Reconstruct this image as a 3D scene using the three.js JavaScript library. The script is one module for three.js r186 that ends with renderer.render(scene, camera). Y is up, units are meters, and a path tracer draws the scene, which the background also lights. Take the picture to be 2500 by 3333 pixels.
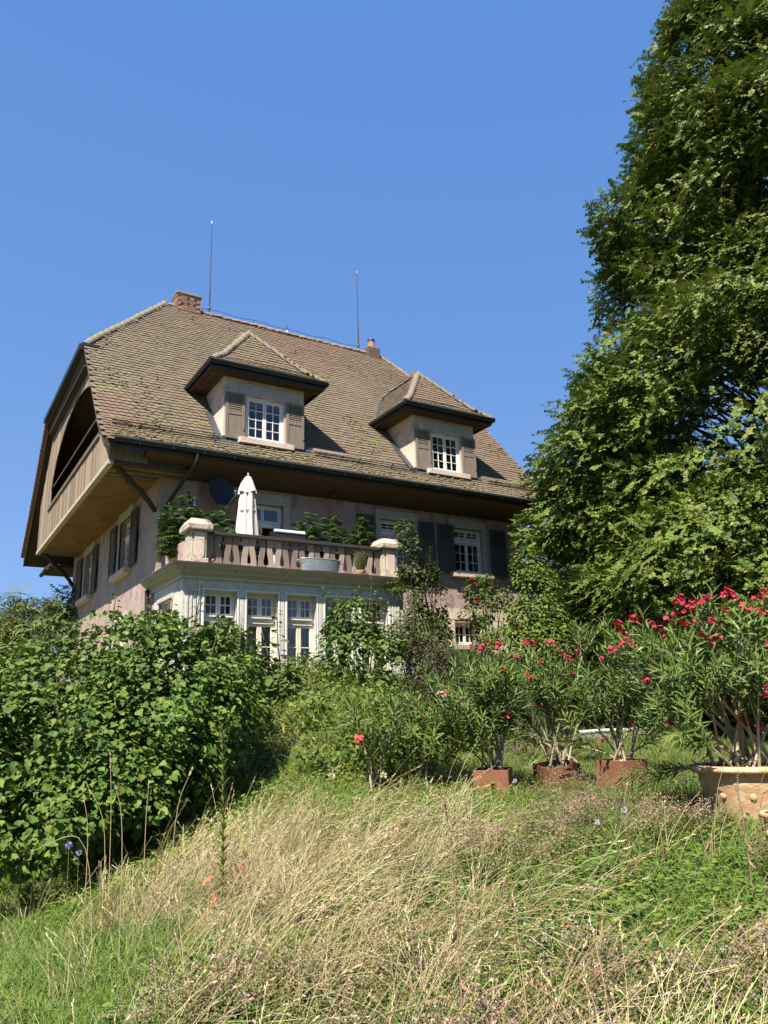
import * as THREE from 'three';
import { mergeGeometries } from 'three/addons/utils/BufferGeometryUtils.js';
import { RoundedBoxGeometry } from 'three/addons/geometries/RoundedBoxGeometry.js';

// ---------------------------------------------------------------- camera, sky, sun, exposure
const scene = new THREE.Scene();
const EYE = 1.6;                                    // eye height; the house axes are the world axes
const rad = (d) => (d * Math.PI) / 180;
const YAW = rad(31.72), PITCH = rad(14.9), ROLL = rad(-1.78);
const FW = new THREE.Vector3(Math.sin(YAW) * Math.cos(PITCH), Math.sin(PITCH), -Math.cos(YAW) * Math.cos(PITCH));
const RT0 = new THREE.Vector3(Math.cos(YAW), 0, Math.sin(YAW));
const UP0 = new THREE.Vector3().crossVectors(RT0, FW);
const RT = RT0.clone().multiplyScalar(Math.cos(ROLL)).addScaledVector(UP0, Math.sin(ROLL));
const UP = UP0.clone().multiplyScalar(Math.cos(ROLL)).addScaledVector(RT0, -Math.sin(ROLL));
const camera = new THREE.PerspectiveCamera(67.05, 0.75, 0.1, 3000);
camera.position.set(0, EYE, 0);
camera.quaternion.setFromRotationMatrix(new THREE.Matrix4().makeBasis(RT, UP, FW.clone().negate()));
const renderer = new THREE.WebGLRenderer({ antialias: true });
renderer.setSize(768, 1024);
renderer.toneMapping = THREE.LinearToneMapping;
renderer.toneMappingExposure = 2.3;
renderer.shadowMap.enabled = true;

const SUN = new THREE.Vector3(-0.588, 1, 0.435).normalize();
const sun = new THREE.DirectionalLight(new THREE.Color(1, 0.93, 0.82), 5);
sun.name = 'sun';
sun.position.copy(SUN).multiplyScalar(120).add(new THREE.Vector3(9, 2, -12));
sun.target.position.set(9, 2, -12);
sun.castShadow = true;
sun.shadow.mapSize.set(4096, 4096);
Object.assign(sun.shadow.camera, { left: -35, right: 35, top: 35, bottom: -35, near: 1, far: 260 });
scene.add(sun, sun.target);
{ // clear summer sky: deep blue away from the sun, paler towards the horizon, a warm glow round the sun
  const W = 512, H = 256, data = new Float32Array(W * H * 4), d = new THREE.Vector3();
  for (let j = 0; j < H; j++) for (let i = 0; i < W; i++) {
    const up = ((j + 0.5) / H - 0.5) * Math.PI, az = ((i + 0.5) / W - 0.5) * 2 * Math.PI;
    d.set(Math.cos(az) * Math.cos(up), Math.sin(up), Math.sin(az) * Math.cos(up));
    const e = Math.max(0, d.y), c = d.dot(SUN), hz = Math.exp(-e * 3.7), gl = Math.pow(Math.max(0, c), 10) * 0.12 + Math.pow(Math.max(0, c), 80) * 1.2;
    const side = 0.5 - 0.5 * (d.x * 0.851 + d.z * 0.525);      // a little paler on the sunny side
    const K = 0.555; let r = K * (0.072 + 0.25 * hz + gl * 1.0 + 0.012 * side), g = K * (0.196 + 0.315 * hz + gl * 0.95 + 0.02 * side), b = K * (0.515 + 0.35 * hz + gl * 0.8 + 0.02 * side);
    if (d.y < 0) { const k = Math.min(1, -d.y * 12); r += (0.1 - r) * k; g += (0.12 - g) * k; b += (0.08 - b) * k; }
    data.set([r, g, b, 1], (j * W + i) * 4);
  }
  const sky = new THREE.DataTexture(data, W, H, THREE.RGBAFormat, THREE.FloatType);
  sky.mapping = THREE.EquirectangularReflectionMapping; sky.magFilter = sky.minFilter = THREE.LinearFilter; sky.needsUpdate = true;
  scene.background = sky; scene.environment = sky;
}

// ---------------------------------------------------------------- helpers
function rng(seed) { let s = seed | 0; return () => { s = (s + 0x6d2b79f5) | 0; let t = Math.imul(s ^ (s >>> 15), 1 | s); t = (t + Math.imul(t ^ (t >>> 7), 61 | t)) ^ t; return ((t ^ (t >>> 14)) >>> 0) / 4294967296; }; }
const V = (x, y, z) => new THREE.Vector3(x, y, z);
const clamp = (x, a, b) => Math.min(b, Math.max(a, x)), mix = (a, b, t) => a + (b - a) * t;
const smooth = (a, b, x) => { const t = clamp((x - a) / (b - a), 0, 1); return t * t * (3 - 2 * t); };
const hash3 = (x, y, z) => { let h = Math.imul(x, 374761393) ^ Math.imul(y, 668265263) ^ Math.imul(z, 2147483647 ^ 0x5bd1e995); h = Math.imul(h ^ (h >>> 13), 1274126177); return ((h ^ (h >>> 16)) >>> 0) / 4294967296; };
function noise3(x, y, z) {
  const ix = Math.floor(x), iy = Math.floor(y), iz = Math.floor(z), f = (t) => t * t * (3 - 2 * t), u = f(x - ix), v = f(y - iy), w = f(z - iz);
  let s = 0;
  for (let k = 0; k < 8; k++) { const a = k & 1, b = (k >> 1) & 1, c = k >> 2; s += hash3(ix + a, iy + b, iz + c) * (a ? u : 1 - u) * (b ? v : 1 - v) * (c ? w : 1 - w); }
  return s;
}
const names = new Map();
function numbered(name) { const n = names.get(name) ?? 0; names.set(name, n + 1); return n ? name + '_' + String(n).padStart(3, '0') : name; }
function tag(o, label, category, group, kind) { if (label) o.userData.label = label; if (category) o.userData.category = category; if (group) o.userData.group = group; if (kind) o.userData.kind = kind; return o; }
function mesh(name, geo, mat, parent) {
  const m = new THREE.Mesh(geo, mat); m.name = numbered(name); m.castShadow = m.receiveShadow = true; (parent ?? scene).add(m); return m;
}
function thing(name, label, category, x = 0, y = 0, z = 0, group) {
  const o = new THREE.Group(); o.name = numbered(name); o.position.set(x, y, z); tag(o, label, category, group); scene.add(o); return o;
}
// every geometry: non-indexed position / normal / uv, so that anything merges
function prep(g) {
  if (g.index) g = g.toNonIndexed();
  if (!g.attributes.normal) g.computeVertexNormals();
  if (!g.attributes.uv) g.setAttribute('uv', new THREE.BufferAttribute(new Float32Array(g.attributes.position.count * 2), 2));
  for (const k of Object.keys(g.attributes)) if (!['position', 'normal', 'uv'].includes(k)) g.deleteAttribute(k);
  g.clearGroups?.(); g.morphAttributes = {};
  return g;
}
const merge = (list) => (list.length === 1 ? prep(list[0]) : mergeGeometries(list.map(prep)));
// texture coordinates in metres, on the plane each face looks along; swap turns the grain
function uvBox(g, s = 1, swap = false) {
  g = prep(g);
  const p = g.attributes.position, n = g.attributes.normal, uv = g.attributes.uv;
  for (let i = 0; i < p.count; i += 3) {
    const nx = Math.abs(n.getX(i) + n.getX(i + 1) + n.getX(i + 2)), ny = Math.abs(n.getY(i) + n.getY(i + 1) + n.getY(i + 2)), nz = Math.abs(n.getZ(i) + n.getZ(i + 1) + n.getZ(i + 2));
    for (let k = i; k < i + 3; k++) {
      let u, v;
      if (ny >= nx && ny >= nz) { u = p.getX(k); v = p.getZ(k); } else if (nx >= nz) { u = p.getZ(k); v = p.getY(k); } else { u = p.getX(k); v = p.getY(k); }
      uv.setXY(k, (swap ? v : u) * s, (swap ? u : v) * s);
    }
  }
  return g;
}
const box = (w, h, d, x = 0, y = 0, z = 0) => new THREE.BoxGeometry(w, h, d).translate(x, y, z);
const span = (x0, x1, y0, y1, z0, z1) => box(x1 - x0, y1 - y0, Math.abs(z1 - z0), (x0 + x1) / 2, (y0 + y1) / 2, (z0 + z1) / 2);
const rbox = (w, h, d, r, x = 0, y = 0, z = 0) => new RoundedBoxGeometry(w, h, d, 1, r).translate(x, y, z);
const rspan = (x0, x1, y0, y1, z0, z1, r = 0.012) => rbox(x1 - x0, y1 - y0, Math.abs(z1 - z0), r, (x0 + x1) / 2, (y0 + y1) / 2, (z0 + z1) / 2);
const tube = (pts, r, seg = 8, n = 8) => new THREE.TubeGeometry(new THREE.CatmullRomCurve3(pts, false, 'centripetal'), n, r, seg, false);
function rod(a, b, r0, r1 = r0, seg = 6) {
  const d = b.clone().sub(a), g = new THREE.CylinderGeometry(r1, r0, d.length(), seg, 1);
  g.applyQuaternion(new THREE.Quaternion().setFromUnitVectors(V(0, 1, 0), d.clone().normalize())).translate((a.x + b.x) / 2, (a.y + b.y) / 2, (a.z + b.z) / 2);
  return g;
}
// tapered limb along points
function limb(pts, r0, r1, seg = 5) {
  const pos = [], idx = [], n = pts.length, t = V(), a = V(), b = V();
  for (let i = 0; i < n; i++) {
    t.subVectors(pts[Math.min(n - 1, i + 1)], pts[Math.max(0, i - 1)]).normalize();
    a.crossVectors(t, Math.abs(t.y) > 0.9 ? V(1, 0, 0) : V(0, 1, 0)).normalize(); b.crossVectors(t, a);
    const r = mix(r0, r1, i / (n - 1));
    for (let k = 0; k < seg; k++) { const q = (k / seg) * Math.PI * 2; pos.push(pts[i].x + (a.x * Math.cos(q) + b.x * Math.sin(q)) * r, pts[i].y + (a.y * Math.cos(q) + b.y * Math.sin(q)) * r, pts[i].z + (a.z * Math.cos(q) + b.z * Math.sin(q)) * r); }
  }
  for (let i = 0; i < n - 1; i++) for (let k = 0; k < seg; k++) { const p = i * seg + k, q = i * seg + ((k + 1) % seg); idx.push(p, q, p + seg, q, q + seg, p + seg); }
  const g = new THREE.BufferGeometry(); g.setAttribute('position', new THREE.Float32BufferAttribute(pos, 3)); g.setIndex(idx); g.computeVertexNormals();
  return prep(g);
}
// a solid from a flat convex polygon (3-D points) and a thickness vector
function slab(pts, th) {
  const pos = [], top = pts, bot = pts.map((p) => p.clone().add(th)), tri = (a, b, c) => pos.push(a.x, a.y, a.z, b.x, b.y, b.z, c.x, c.y, c.z);
  for (let i = 1; i < pts.length - 1; i++) { tri(top[0], top[i], top[i + 1]); tri(bot[0], bot[i + 1], bot[i]); }
  for (let i = 0; i < pts.length; i++) { const j = (i + 1) % pts.length; tri(top[i], bot[i], bot[j]); tri(top[i], bot[j], top[j]); }
  const g = new THREE.BufferGeometry(); g.setAttribute('position', new THREE.Float32BufferAttribute(pos, 3)); g.computeVertexNormals();
  return prep(g);
}
function extrude(pts, depth, holes = [], bevel = 0) {
  const s = new THREE.Shape(pts.map((p) => new THREE.Vector2(p[0], p[1])));
  for (const h of holes) s.holes.push(new THREE.Path(h.map((p) => new THREE.Vector2(p[0], p[1]))));
  return prep(new THREE.ExtrudeGeometry(s, { depth, bevelEnabled: bevel > 0, bevelSize: bevel, bevelThickness: bevel, bevelSegments: 1, bevelOffset: -bevel, curveSegments: 8 }));
}
const rectPts = (x0, x1, y0, y1) => [[x0, y0], [x1, y0], [x1, y1], [x0, y1]];

// ---------------------------------------------------------------- textures and materials
// tileable value noise on [0,1)
function tile(seed, cells) { return (u, v) => { const x = u * cells, y = v * cells, ix = Math.floor(x), iy = Math.floor(y), f = (t) => t * t * (3 - 2 * t), a = f(x - ix), b = f(y - iy), w = (n) => ((n % cells) + cells) % cells; return mix(mix(hash3(w(ix), w(iy), seed), hash3(w(ix + 1), w(iy), seed), a), mix(hash3(w(ix), w(iy + 1), seed), hash3(w(ix + 1), w(iy + 1), seed), a), b); }; }
function fbm(seed, cells, oct = 4) { const l = []; for (let i = 0; i < oct; i++) l.push(tile(seed + i, cells << i)); return (u, v) => { let s = 0, a = 0.5, t = 0; for (const f of l) { s += a * f(u, v); t += a; a *= 0.55; } return s / t; }; }
function tex(size, fn, srgb = true) {
  const d = new Uint8Array(size * size * 4);
  for (let j = 0; j < size; j++) for (let i = 0; i < size; i++) { const c = fn(i / size, j / size), o = (j * size + i) * 4; for (let k = 0; k < 3; k++) d[o + k] = clamp(Math.round((srgb ? Math.pow(clamp(c[k] ?? c[0], 0, 1), 1 / 2.2) : c[k] ?? c[0]) * 255), 0, 255); d[o + 3] = 255; }
  const t = new THREE.DataTexture(d, size, size, THREE.RGBAFormat); t.wrapS = t.wrapT = THREE.RepeatWrapping; t.magFilter = THREE.LinearFilter; t.minFilter = THREE.LinearFilter; if (srgb) t.colorSpace = THREE.SRGBColorSpace; t.needsUpdate = true; return t;
}
const gray = (fn) => (u, v) => { const x = fn(u, v); return [x, x, x]; };
const rep = (t, x, y = x) => { const c = t.clone(); c.repeat.set(x, y); c.needsUpdate = true; return c; };
// rough cast plaster: fine stipple plus blotches and pale scratches
const fP = fbm(11, 48, 3), fQ = fbm(23, 4, 4), fS = fbm(31, 9, 3);
const plasterC = tex(512, (u, v) => { const k = 0.74 + 0.34 * fQ(u, v) + 0.14 * (fP(u, v) - 0.5) - 0.3 * smooth(0.58, 0.78, fS(u, v)); return [k, k * (0.985 + 0.02 * fS(v, u)), k * 0.98]; });
const plasterB = tex(512, gray((u, v) => 0.7 * fP(u, v) + 0.3 * fQ(u, v)), false);
// weathered wood, grain along v
const gA = fbm(41, 5, 3), gB = tile(47, 96), gC = tile(49, 48);
const woodF = (u, v) => { const w = gA(u, v * 0.0 + Math.floor(u * 4) * 0.13); return 0.45 * gB(u, Math.floor(v * 96 * 0.03) / 96 + v * 0.02) + 0.35 * gC(u + 0.01 * gA(u, v), v * 0.06) + 0.2 * gA(u, v) + 0 * w; };
const woodC = tex(512, (u, v) => { const k = 0.55 + 0.75 * woodF(u, v); return [k, k * 0.99, k * 0.97]; });
const woodB = tex(512, gray(woodF), false);
// stone / concrete with lichen spots
const sA = fbm(61, 8, 4), sB = fbm(67, 40, 2), sC = fbm(71, 14, 3);
const stoneC = tex(512, (u, v) => { const k = 0.74 + 0.32 * sA(u, v) + 0.18 * (sB(u, v) - 0.5), l = smooth(0.6, 0.72, sC(u, v)); return [k * (1 - 0.35 * l), k * (1 - 0.33 * l), k * (1 - 0.4 * l)]; });
const stoneB = tex(512, gray((u, v) => 0.6 * sB(u, v) + 0.4 * sA(u, v)), false);
const paintC = tex(512, (u, v) => { const k = 0.8 + 0.26 * sA(u, v) + 0.1 * (sB(u, v) - 0.5), l = smooth(0.62, 0.78, sC(u, v)); return [k * (1 - 0.2 * l), k * (1 - 0.19 * l), k * (1 - 0.22 * l)]; });
const rustC = tex(512, (u, v) => { const a = sA(u, v), b = sC(u, v), d = sB(u, v); return [0.125 + 0.10 * a + 0.05 * d, 0.052 + 0.04 * a - 0.015 * b + 0.025 * d, 0.022 + 0.018 * b]; });
const terraC = tex(512, (u, v) => { const a = sA(u, v), b = smooth(0.5, 0.7, sC(u, v)), d = sB(u, v); return [0.44 + 0.12 * a + 0.08 * b, 0.235 + 0.08 * a + 0.12 * b + 0.04 * d, 0.13 + 0.05 * a + 0.12 * b]; });
const soilC = tex(512, (u, v) => { const a = sA(u, v), b = sB(u, v), c = sC(u, v); return [0.055 + 0.07 * a + 0.05 * b, 0.055 + 0.055 * a + 0.06 * c, 0.02 + 0.02 * b]; });
const barkC = tex(256, (u, v) => { const k = 0.5 + 0.8 * gC(u, v * 0.2) * fP(u, v); return [0.10 * k, 0.08 * k, 0.06 * k]; });
const zincC = tex(256, (u, v) => { const k = 0.75 + 0.5 * (sC(u, v) - 0.3); return [k * 0.40, k * 0.43, k * 0.46]; });

const std = (o) => new THREE.MeshStandardMaterial({ roughness: 0.9, ...o, color: o.color ? new THREE.Color(...o.color) : new THREE.Color(1, 1, 1) });
const M = {
  plaster: std({ color: [0.40, 0.295, 0.26], map: rep(plasterC, 0.4), bumpMap: rep(plasterB, 0.8), bumpScale: 0.012 }),
  plasterCream: std({ color: [0.62, 0.52, 0.42], map: rep(plasterC, 0.4), bumpMap: rep(plasterB, 0.8), bumpScale: 0.008 }),
  ochre: std({ color: [0.21, 0.115, 0.045], map: rep(plasterC, 0.3), bumpMap: rep(plasterB, 0.6), bumpScale: 0.006 }),
  surround: std({ color: [0.46, 0.40, 0.36], map: rep(paintC, 0.8), bumpMap: rep(stoneB, 0.8), bumpScale: 0.006 }),
  stone: std({ color: [0.44, 0.375, 0.30], map: rep(stoneC, 0.9), bumpMap: rep(stoneB, 0.9), bumpScale: 0.01 }),
  mossy: std({ color: [0.16, 0.15, 0.10], map: rep(stoneC, 2), bumpMap: rep(stoneB, 2), bumpScale: 0.01 }),
  sill: std({ color: [0.58, 0.47, 0.39], map: rep(paintC, 0.9), bumpMap: rep(stoneB, 0.9), bumpScale: 0.004 }),
  bay: std({ color: [0.55, 0.525, 0.475], map: rep(paintC, 0.7), roughness: 0.7 }),
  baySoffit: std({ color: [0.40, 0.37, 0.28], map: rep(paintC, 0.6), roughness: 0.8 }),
  white: std({ color: [0.74, 0.72, 0.68], map: rep(paintC, 1.3), roughness: 0.55 }),
  cream: std({ color: [0.70, 0.64, 0.52], map: rep(paintC, 1.3), roughness: 0.6 }),
  shutter: std({ color: [0.20, 0.165, 0.13], map: rep(woodC, 1.2), bumpMap: rep(woodB, 1.2), bumpScale: 0.004 }),
  shutterDark: std({ color: [0.07, 0.072, 0.062], map: rep(woodC, 1.2), bumpMap: rep(woodB, 1.2), bumpScale: 0.003 }),
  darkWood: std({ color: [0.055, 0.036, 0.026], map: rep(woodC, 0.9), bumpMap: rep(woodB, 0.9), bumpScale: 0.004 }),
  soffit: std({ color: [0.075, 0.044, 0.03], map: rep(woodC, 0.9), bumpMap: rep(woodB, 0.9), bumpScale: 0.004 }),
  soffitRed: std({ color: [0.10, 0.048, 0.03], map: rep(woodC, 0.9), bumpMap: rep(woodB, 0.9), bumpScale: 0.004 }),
  board: std({ color: [0.205, 0.142, 0.09], map: rep(woodC, 0.9), bumpMap: rep(woodB, 0.9), bumpScale: 0.005 }),
  boardPale: std({ color: [0.30, 0.23, 0.165], map: rep(woodC, 0.9), bumpMap: rep(woodB, 0.9), bumpScale: 0.005 }),
  boardGrey: std({ color: [0.19, 0.15, 0.125], map: rep(woodC, 0.9), bumpMap: rep(woodB, 0.9), bumpScale: 0.005 }),
  fence: std({ color: [0.34, 0.262, 0.215], map: rep(woodC, 1.1), bumpMap: rep(woodB, 1.1), bumpScale: 0.004 }),
  rail: std({ color: [0.035, 0.03, 0.026], map: rep(woodC, 1), bumpMap: rep(woodB, 1), bumpScale: 0.004 }),
  gutter: std({ color: [0.022, 0.024, 0.026], roughness: 0.45, metalness: 0.3 }),
  flashing: std({ color: [0.055, 0.042, 0.04], roughness: 0.5, metalness: 0.2 }),
  lead: std({ color: [0.16, 0.17, 0.185], map: rep(zincC, 2), roughness: 0.5, metalness: 0.35 }),
  tile: std({ roughness: 0.92, map: rep(stoneC, 1.5), bumpMap: rep(stoneB, 2), bumpScale: 0.004 }),
  ridge: std({ color: [0.20, 0.165, 0.125], map: rep(stoneC, 1.5), bumpMap: rep(stoneB, 2), bumpScale: 0.01 }),
  ridgePink: std({ color: [0.30, 0.165, 0.125], map: rep(stoneC, 1.5), bumpMap: rep(stoneB, 2), bumpScale: 0.006 }),
  ridgeMoss: std({ color: [0.20, 0.175, 0.08], map: rep(stoneC, 1.5), bumpMap: rep(stoneB, 2), bumpScale: 0.01 }),
  brick: std({ color: [0.27, 0.155, 0.105], map: rep(stoneC, 3), bumpMap: rep(stoneB, 3), bumpScale: 0.006 }),
  clayPot: std({ color: [0.30, 0.19, 0.125], map: rep(stoneC, 2) }),
  black: std({ color: [0.012, 0.012, 0.013], roughness: 0.5 }),
  iron: std({ color: [0.035, 0.028, 0.028], roughness: 0.5, metalness: 0.6 }),
  chrome: std({ color: [0.75, 0.76, 0.78], roughness: 0.25, metalness: 0.9 }),
  dish: std({ color: [0.028, 0.034, 0.05], roughness: 0.5 }),
  zinc: std({ map: rep(zincC, 2), roughness: 0.42, metalness: 0.55 }),
  pipe: std({ color: [0.52, 0.53, 0.53], roughness: 0.5 }),
  rust: std({ map: rep(rustC, 1.6), bumpMap: rep(stoneB, 2), bumpScale: 0.002, roughness: 0.8 }),
  terra: std({ map: rep(terraC, 1.4), bumpMap: rep(stoneB, 2), bumpScale: 0.004 }),
  cloth: std({ color: [0.72, 0.63, 0.55], map: rep(plasterC, 1.5), roughness: 0.95 }),
  soil: std({ map: rep(soilC, 0.7), bumpMap: rep(stoneB, 1), bumpScale: 0.03, roughness: 1 }),
  bark: std({ map: rep(barkC, 1, 1), bumpMap: rep(plasterB, 1), bumpScale: 0.03, roughness: 1 }),
  stem: std({ color: [0.10, 0.085, 0.05], roughness: 0.9 }),
  paleStem: std({ color: [0.40, 0.33, 0.235], map: rep(stoneC, 4), roughness: 0.85 }),
  greenStem: std({ color: [0.10, 0.14, 0.035], roughness: 0.8 }),
  dead: std({ color: [0.25, 0.17, 0.10], roughness: 0.95 }),
  interior: std({ color: [0.24, 0.21, 0.18] }),
  curtain: std({ color: [0.30, 0.28, 0.24], map: rep(woodC, 0.5), roughness: 1 }),
  glass: new THREE.MeshPhysicalMaterial({ color: 0xffffff, transmission: 1, thickness: 0, roughness: 0.02, ior: 1.5 }),
};
const leafMat = (r, g, b, o = {}) => new THREE.MeshPhysicalMaterial({ color: new THREE.Color(r, g, b), roughness: o.rough ?? 0.5, transmission: o.t ?? 0.35, thickness: 0, side: THREE.DoubleSide, ior: 1.45, specularIntensity: o.spec ?? 0.4 });
// ---------------------------------------------------------------- ground
const HOUSE = { x0: 4.79, x1: 16.14, z0: -18, z1: -29.05 };
const GF = V(Math.sin(YAW), 0, -Math.cos(YAW));        // level forward and right of the viewer
const at = (s, d) => V(GF.x * d + RT0.x * s, 0, GF.z * d + RT0.z * s);
const sOf = (x, z) => x * RT0.x + z * RT0.z, dOf = (x, z) => x * GF.x + z * GF.z;
function ground(x, z) {
  const s = sOf(x, z), d = dOf(x, z);
  const dx = Math.max(HOUSE.x0 - x, 0, x - HOUSE.x1), dz = Math.max(z + 15.86, 0, HOUSE.z1 - z), dist = Math.hypot(dx, dz);
  let h = -0.02 + 0.5 * smooth(1.2, 7, d) + 0.045 * clamp(d - 6, -2, 9) + 0.02 * clamp(d - 15, 0, 20) + 0.16 * smooth(1.6, 3.2, s) * smooth(4, 6.4, d) * smooth(10.5, 8, d);
  h += 1.32 * smooth(8.6, 3.2, dist) * mix(0.12, 1, smooth(2.6, -0.4, s));
  h += 0.06 * Math.exp(-((s - 0.2) ** 2) / 4 - ((d - 6.6) ** 2) / 3);
  h -= 0.62 * smooth(-0.7, -3.4, s) * smooth(2.5, 7, d) * smooth(15, 9.5, d);
  h += 0.05 * (noise3(x * 0.7, 3, z * 0.7) - 0.5) + 0.03 * (noise3(x * 2.1, 8, z * 2.1) - 0.5);
  return h;
}
{
  const ring = [], N = 240, pos = [], idx = [], uv = [];
  for (let i = 0; i <= 150; i++) ring.push(0.25 * Math.pow(i, 1.0) + (i > 60 ? 0.012 * Math.pow(i - 60, 2.05) : 0));
  ring.push(300, 900, 2500);
  ring.forEach((r, i) => { for (let k = 0; k < N; k++) { const a = (k / N) * Math.PI * 2, x = Math.cos(a) * r, z = Math.sin(a) * r, y = r > 70 ? mix(ground(x, z), 0.6, 0.9) : ground(x, z); pos.push(x, y, z); uv.push(x, z); } });
  for (let i = 0; i < ring.length - 1; i++) for (let k = 0; k < N; k++) { const a = i * N + k, b = i * N + ((k + 1) % N); idx.push(a, b, a + N, b, b + N, a + N); }
  const g = new THREE.BufferGeometry(); g.setAttribute('position', new THREE.Float32BufferAttribute(pos, 3)); g.setAttribute('uv', new THREE.Float32BufferAttribute(uv, 2)); g.setIndex(idx); g.computeVertexNormals();
  if (g.attributes.normal.getY(500) < 0) { for (let i = 0; i < idx.length; i += 3) { const t = idx[i]; idx[i] = idx[i + 1]; idx[i + 1] = t; } g.setIndex(idx); g.computeVertexNormals(); }
  tag(mesh('ground', g, M.soil), 'grassy ground rising in a bank towards the house', 'ground', null, 'structure');
}

// ---------------------------------------------------------------- the house (its own heights are measured from eye level)
const HB = V(10.4, 2.1, -23.5);
const house = thing('house', 'old villa with a tiled half-hip roof, two dormers and a balcony bay', 'house', HB.x, HB.y, HB.z);
const hp = (name, geo, mat) => { const m = mesh(name, geo, mat, house); m.position.set(-HB.x, EYE - HB.y, -HB.z); return m; };      // a part, shaped in place
const R = rng(7);

// ---- walls
const F = HOUSE.z0, S = HOUSE.x0, B = -15.86, WT = 0.4, GY = -0.6, SOF = 5.85;
const frontWin = [[6.95, 8.02, 3.27, 5.42], [10.98, 12.12, 4.06, 5.42], [13.53, 14.6, 4.06, 5.42], [12.45, 13.12, 1.95, 2.6], [13.42, 14.3, 1.95, 2.6]];
const sideWin = [[-21.95, -20.62, 4.02, 5.52], [-26.85, -25.5, 4.02, 5.52], [-21.9, -20.7, 1.0, 2.62]];       // z from, z to
{
  const holes = frontWin.map((w) => rectPts(...w)); holes.push(rectPts(5.4, 9.6, 0.2, 2.5));
  const front = extrude(rectPts(S, HOUSE.x1, GY - 1, 7.2), WT, holes).translate(0, 0, F - WT);
  const side = extrude(rectPts(HOUSE.z1, F - WT, GY - 1, 5.9), WT, sideWin.map((w) => rectPts(...w))).rotateY(-Math.PI / 2).translate(S + WT, 0, 0);
  const rest = [span(HOUSE.x1 - WT, HOUSE.x1, GY - 1, 5.9, HOUSE.z1, F - WT), span(S + WT, HOUSE.x1 - WT, GY - 1, 7.2, HOUSE.z1, HOUSE.z1 + WT), span(S + WT, HOUSE.x1 - WT, 2.9, 3.2, HOUSE.z1 + WT, F - WT), span(S + WT, HOUSE.x1 - WT, 5.75, 5.88, HOUSE.z1 + WT, F - WT), span(S + WT, HOUSE.x1 - WT, -0.2, 0.0, HOUSE.z1 + WT, F - WT)];
  hp('wall', uvBox(merge([front, side, ...rest])), M.plaster);
  hp('interior_wall', uvBox(merge([span(S + WT, HOUSE.x1 - WT, 0.0, 5.75, -22.6, -22.45), span(9.0, 9.12, 0, 5.75, -22.4, F - WT), span(12.8, 12.92, 3.2, 5.75, -22.4, F - WT)])), M.interior);
  // pale band between storeys and ground floor plinth on the right front
  hp('plinth_band', uvBox(merge([span(10.6, HOUSE.x1 + 0.02, 2.68, 3.0, F, F + 0.02), span(10.6, 12.4, 0.4, 2.66, F, F + 0.018), span(13.16, 13.38, 0.4, 2.66, F, F + 0.018), span(14.34, HOUSE.x1, 0.4, 2.66, F, F + 0.018), span(12.401, 13.159, 0.4, 1.85, F, F + 0.018), span(13.381, 14.339, 0.4, 1.85, F, F + 0.018)])), M.plasterCream);
}

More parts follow.
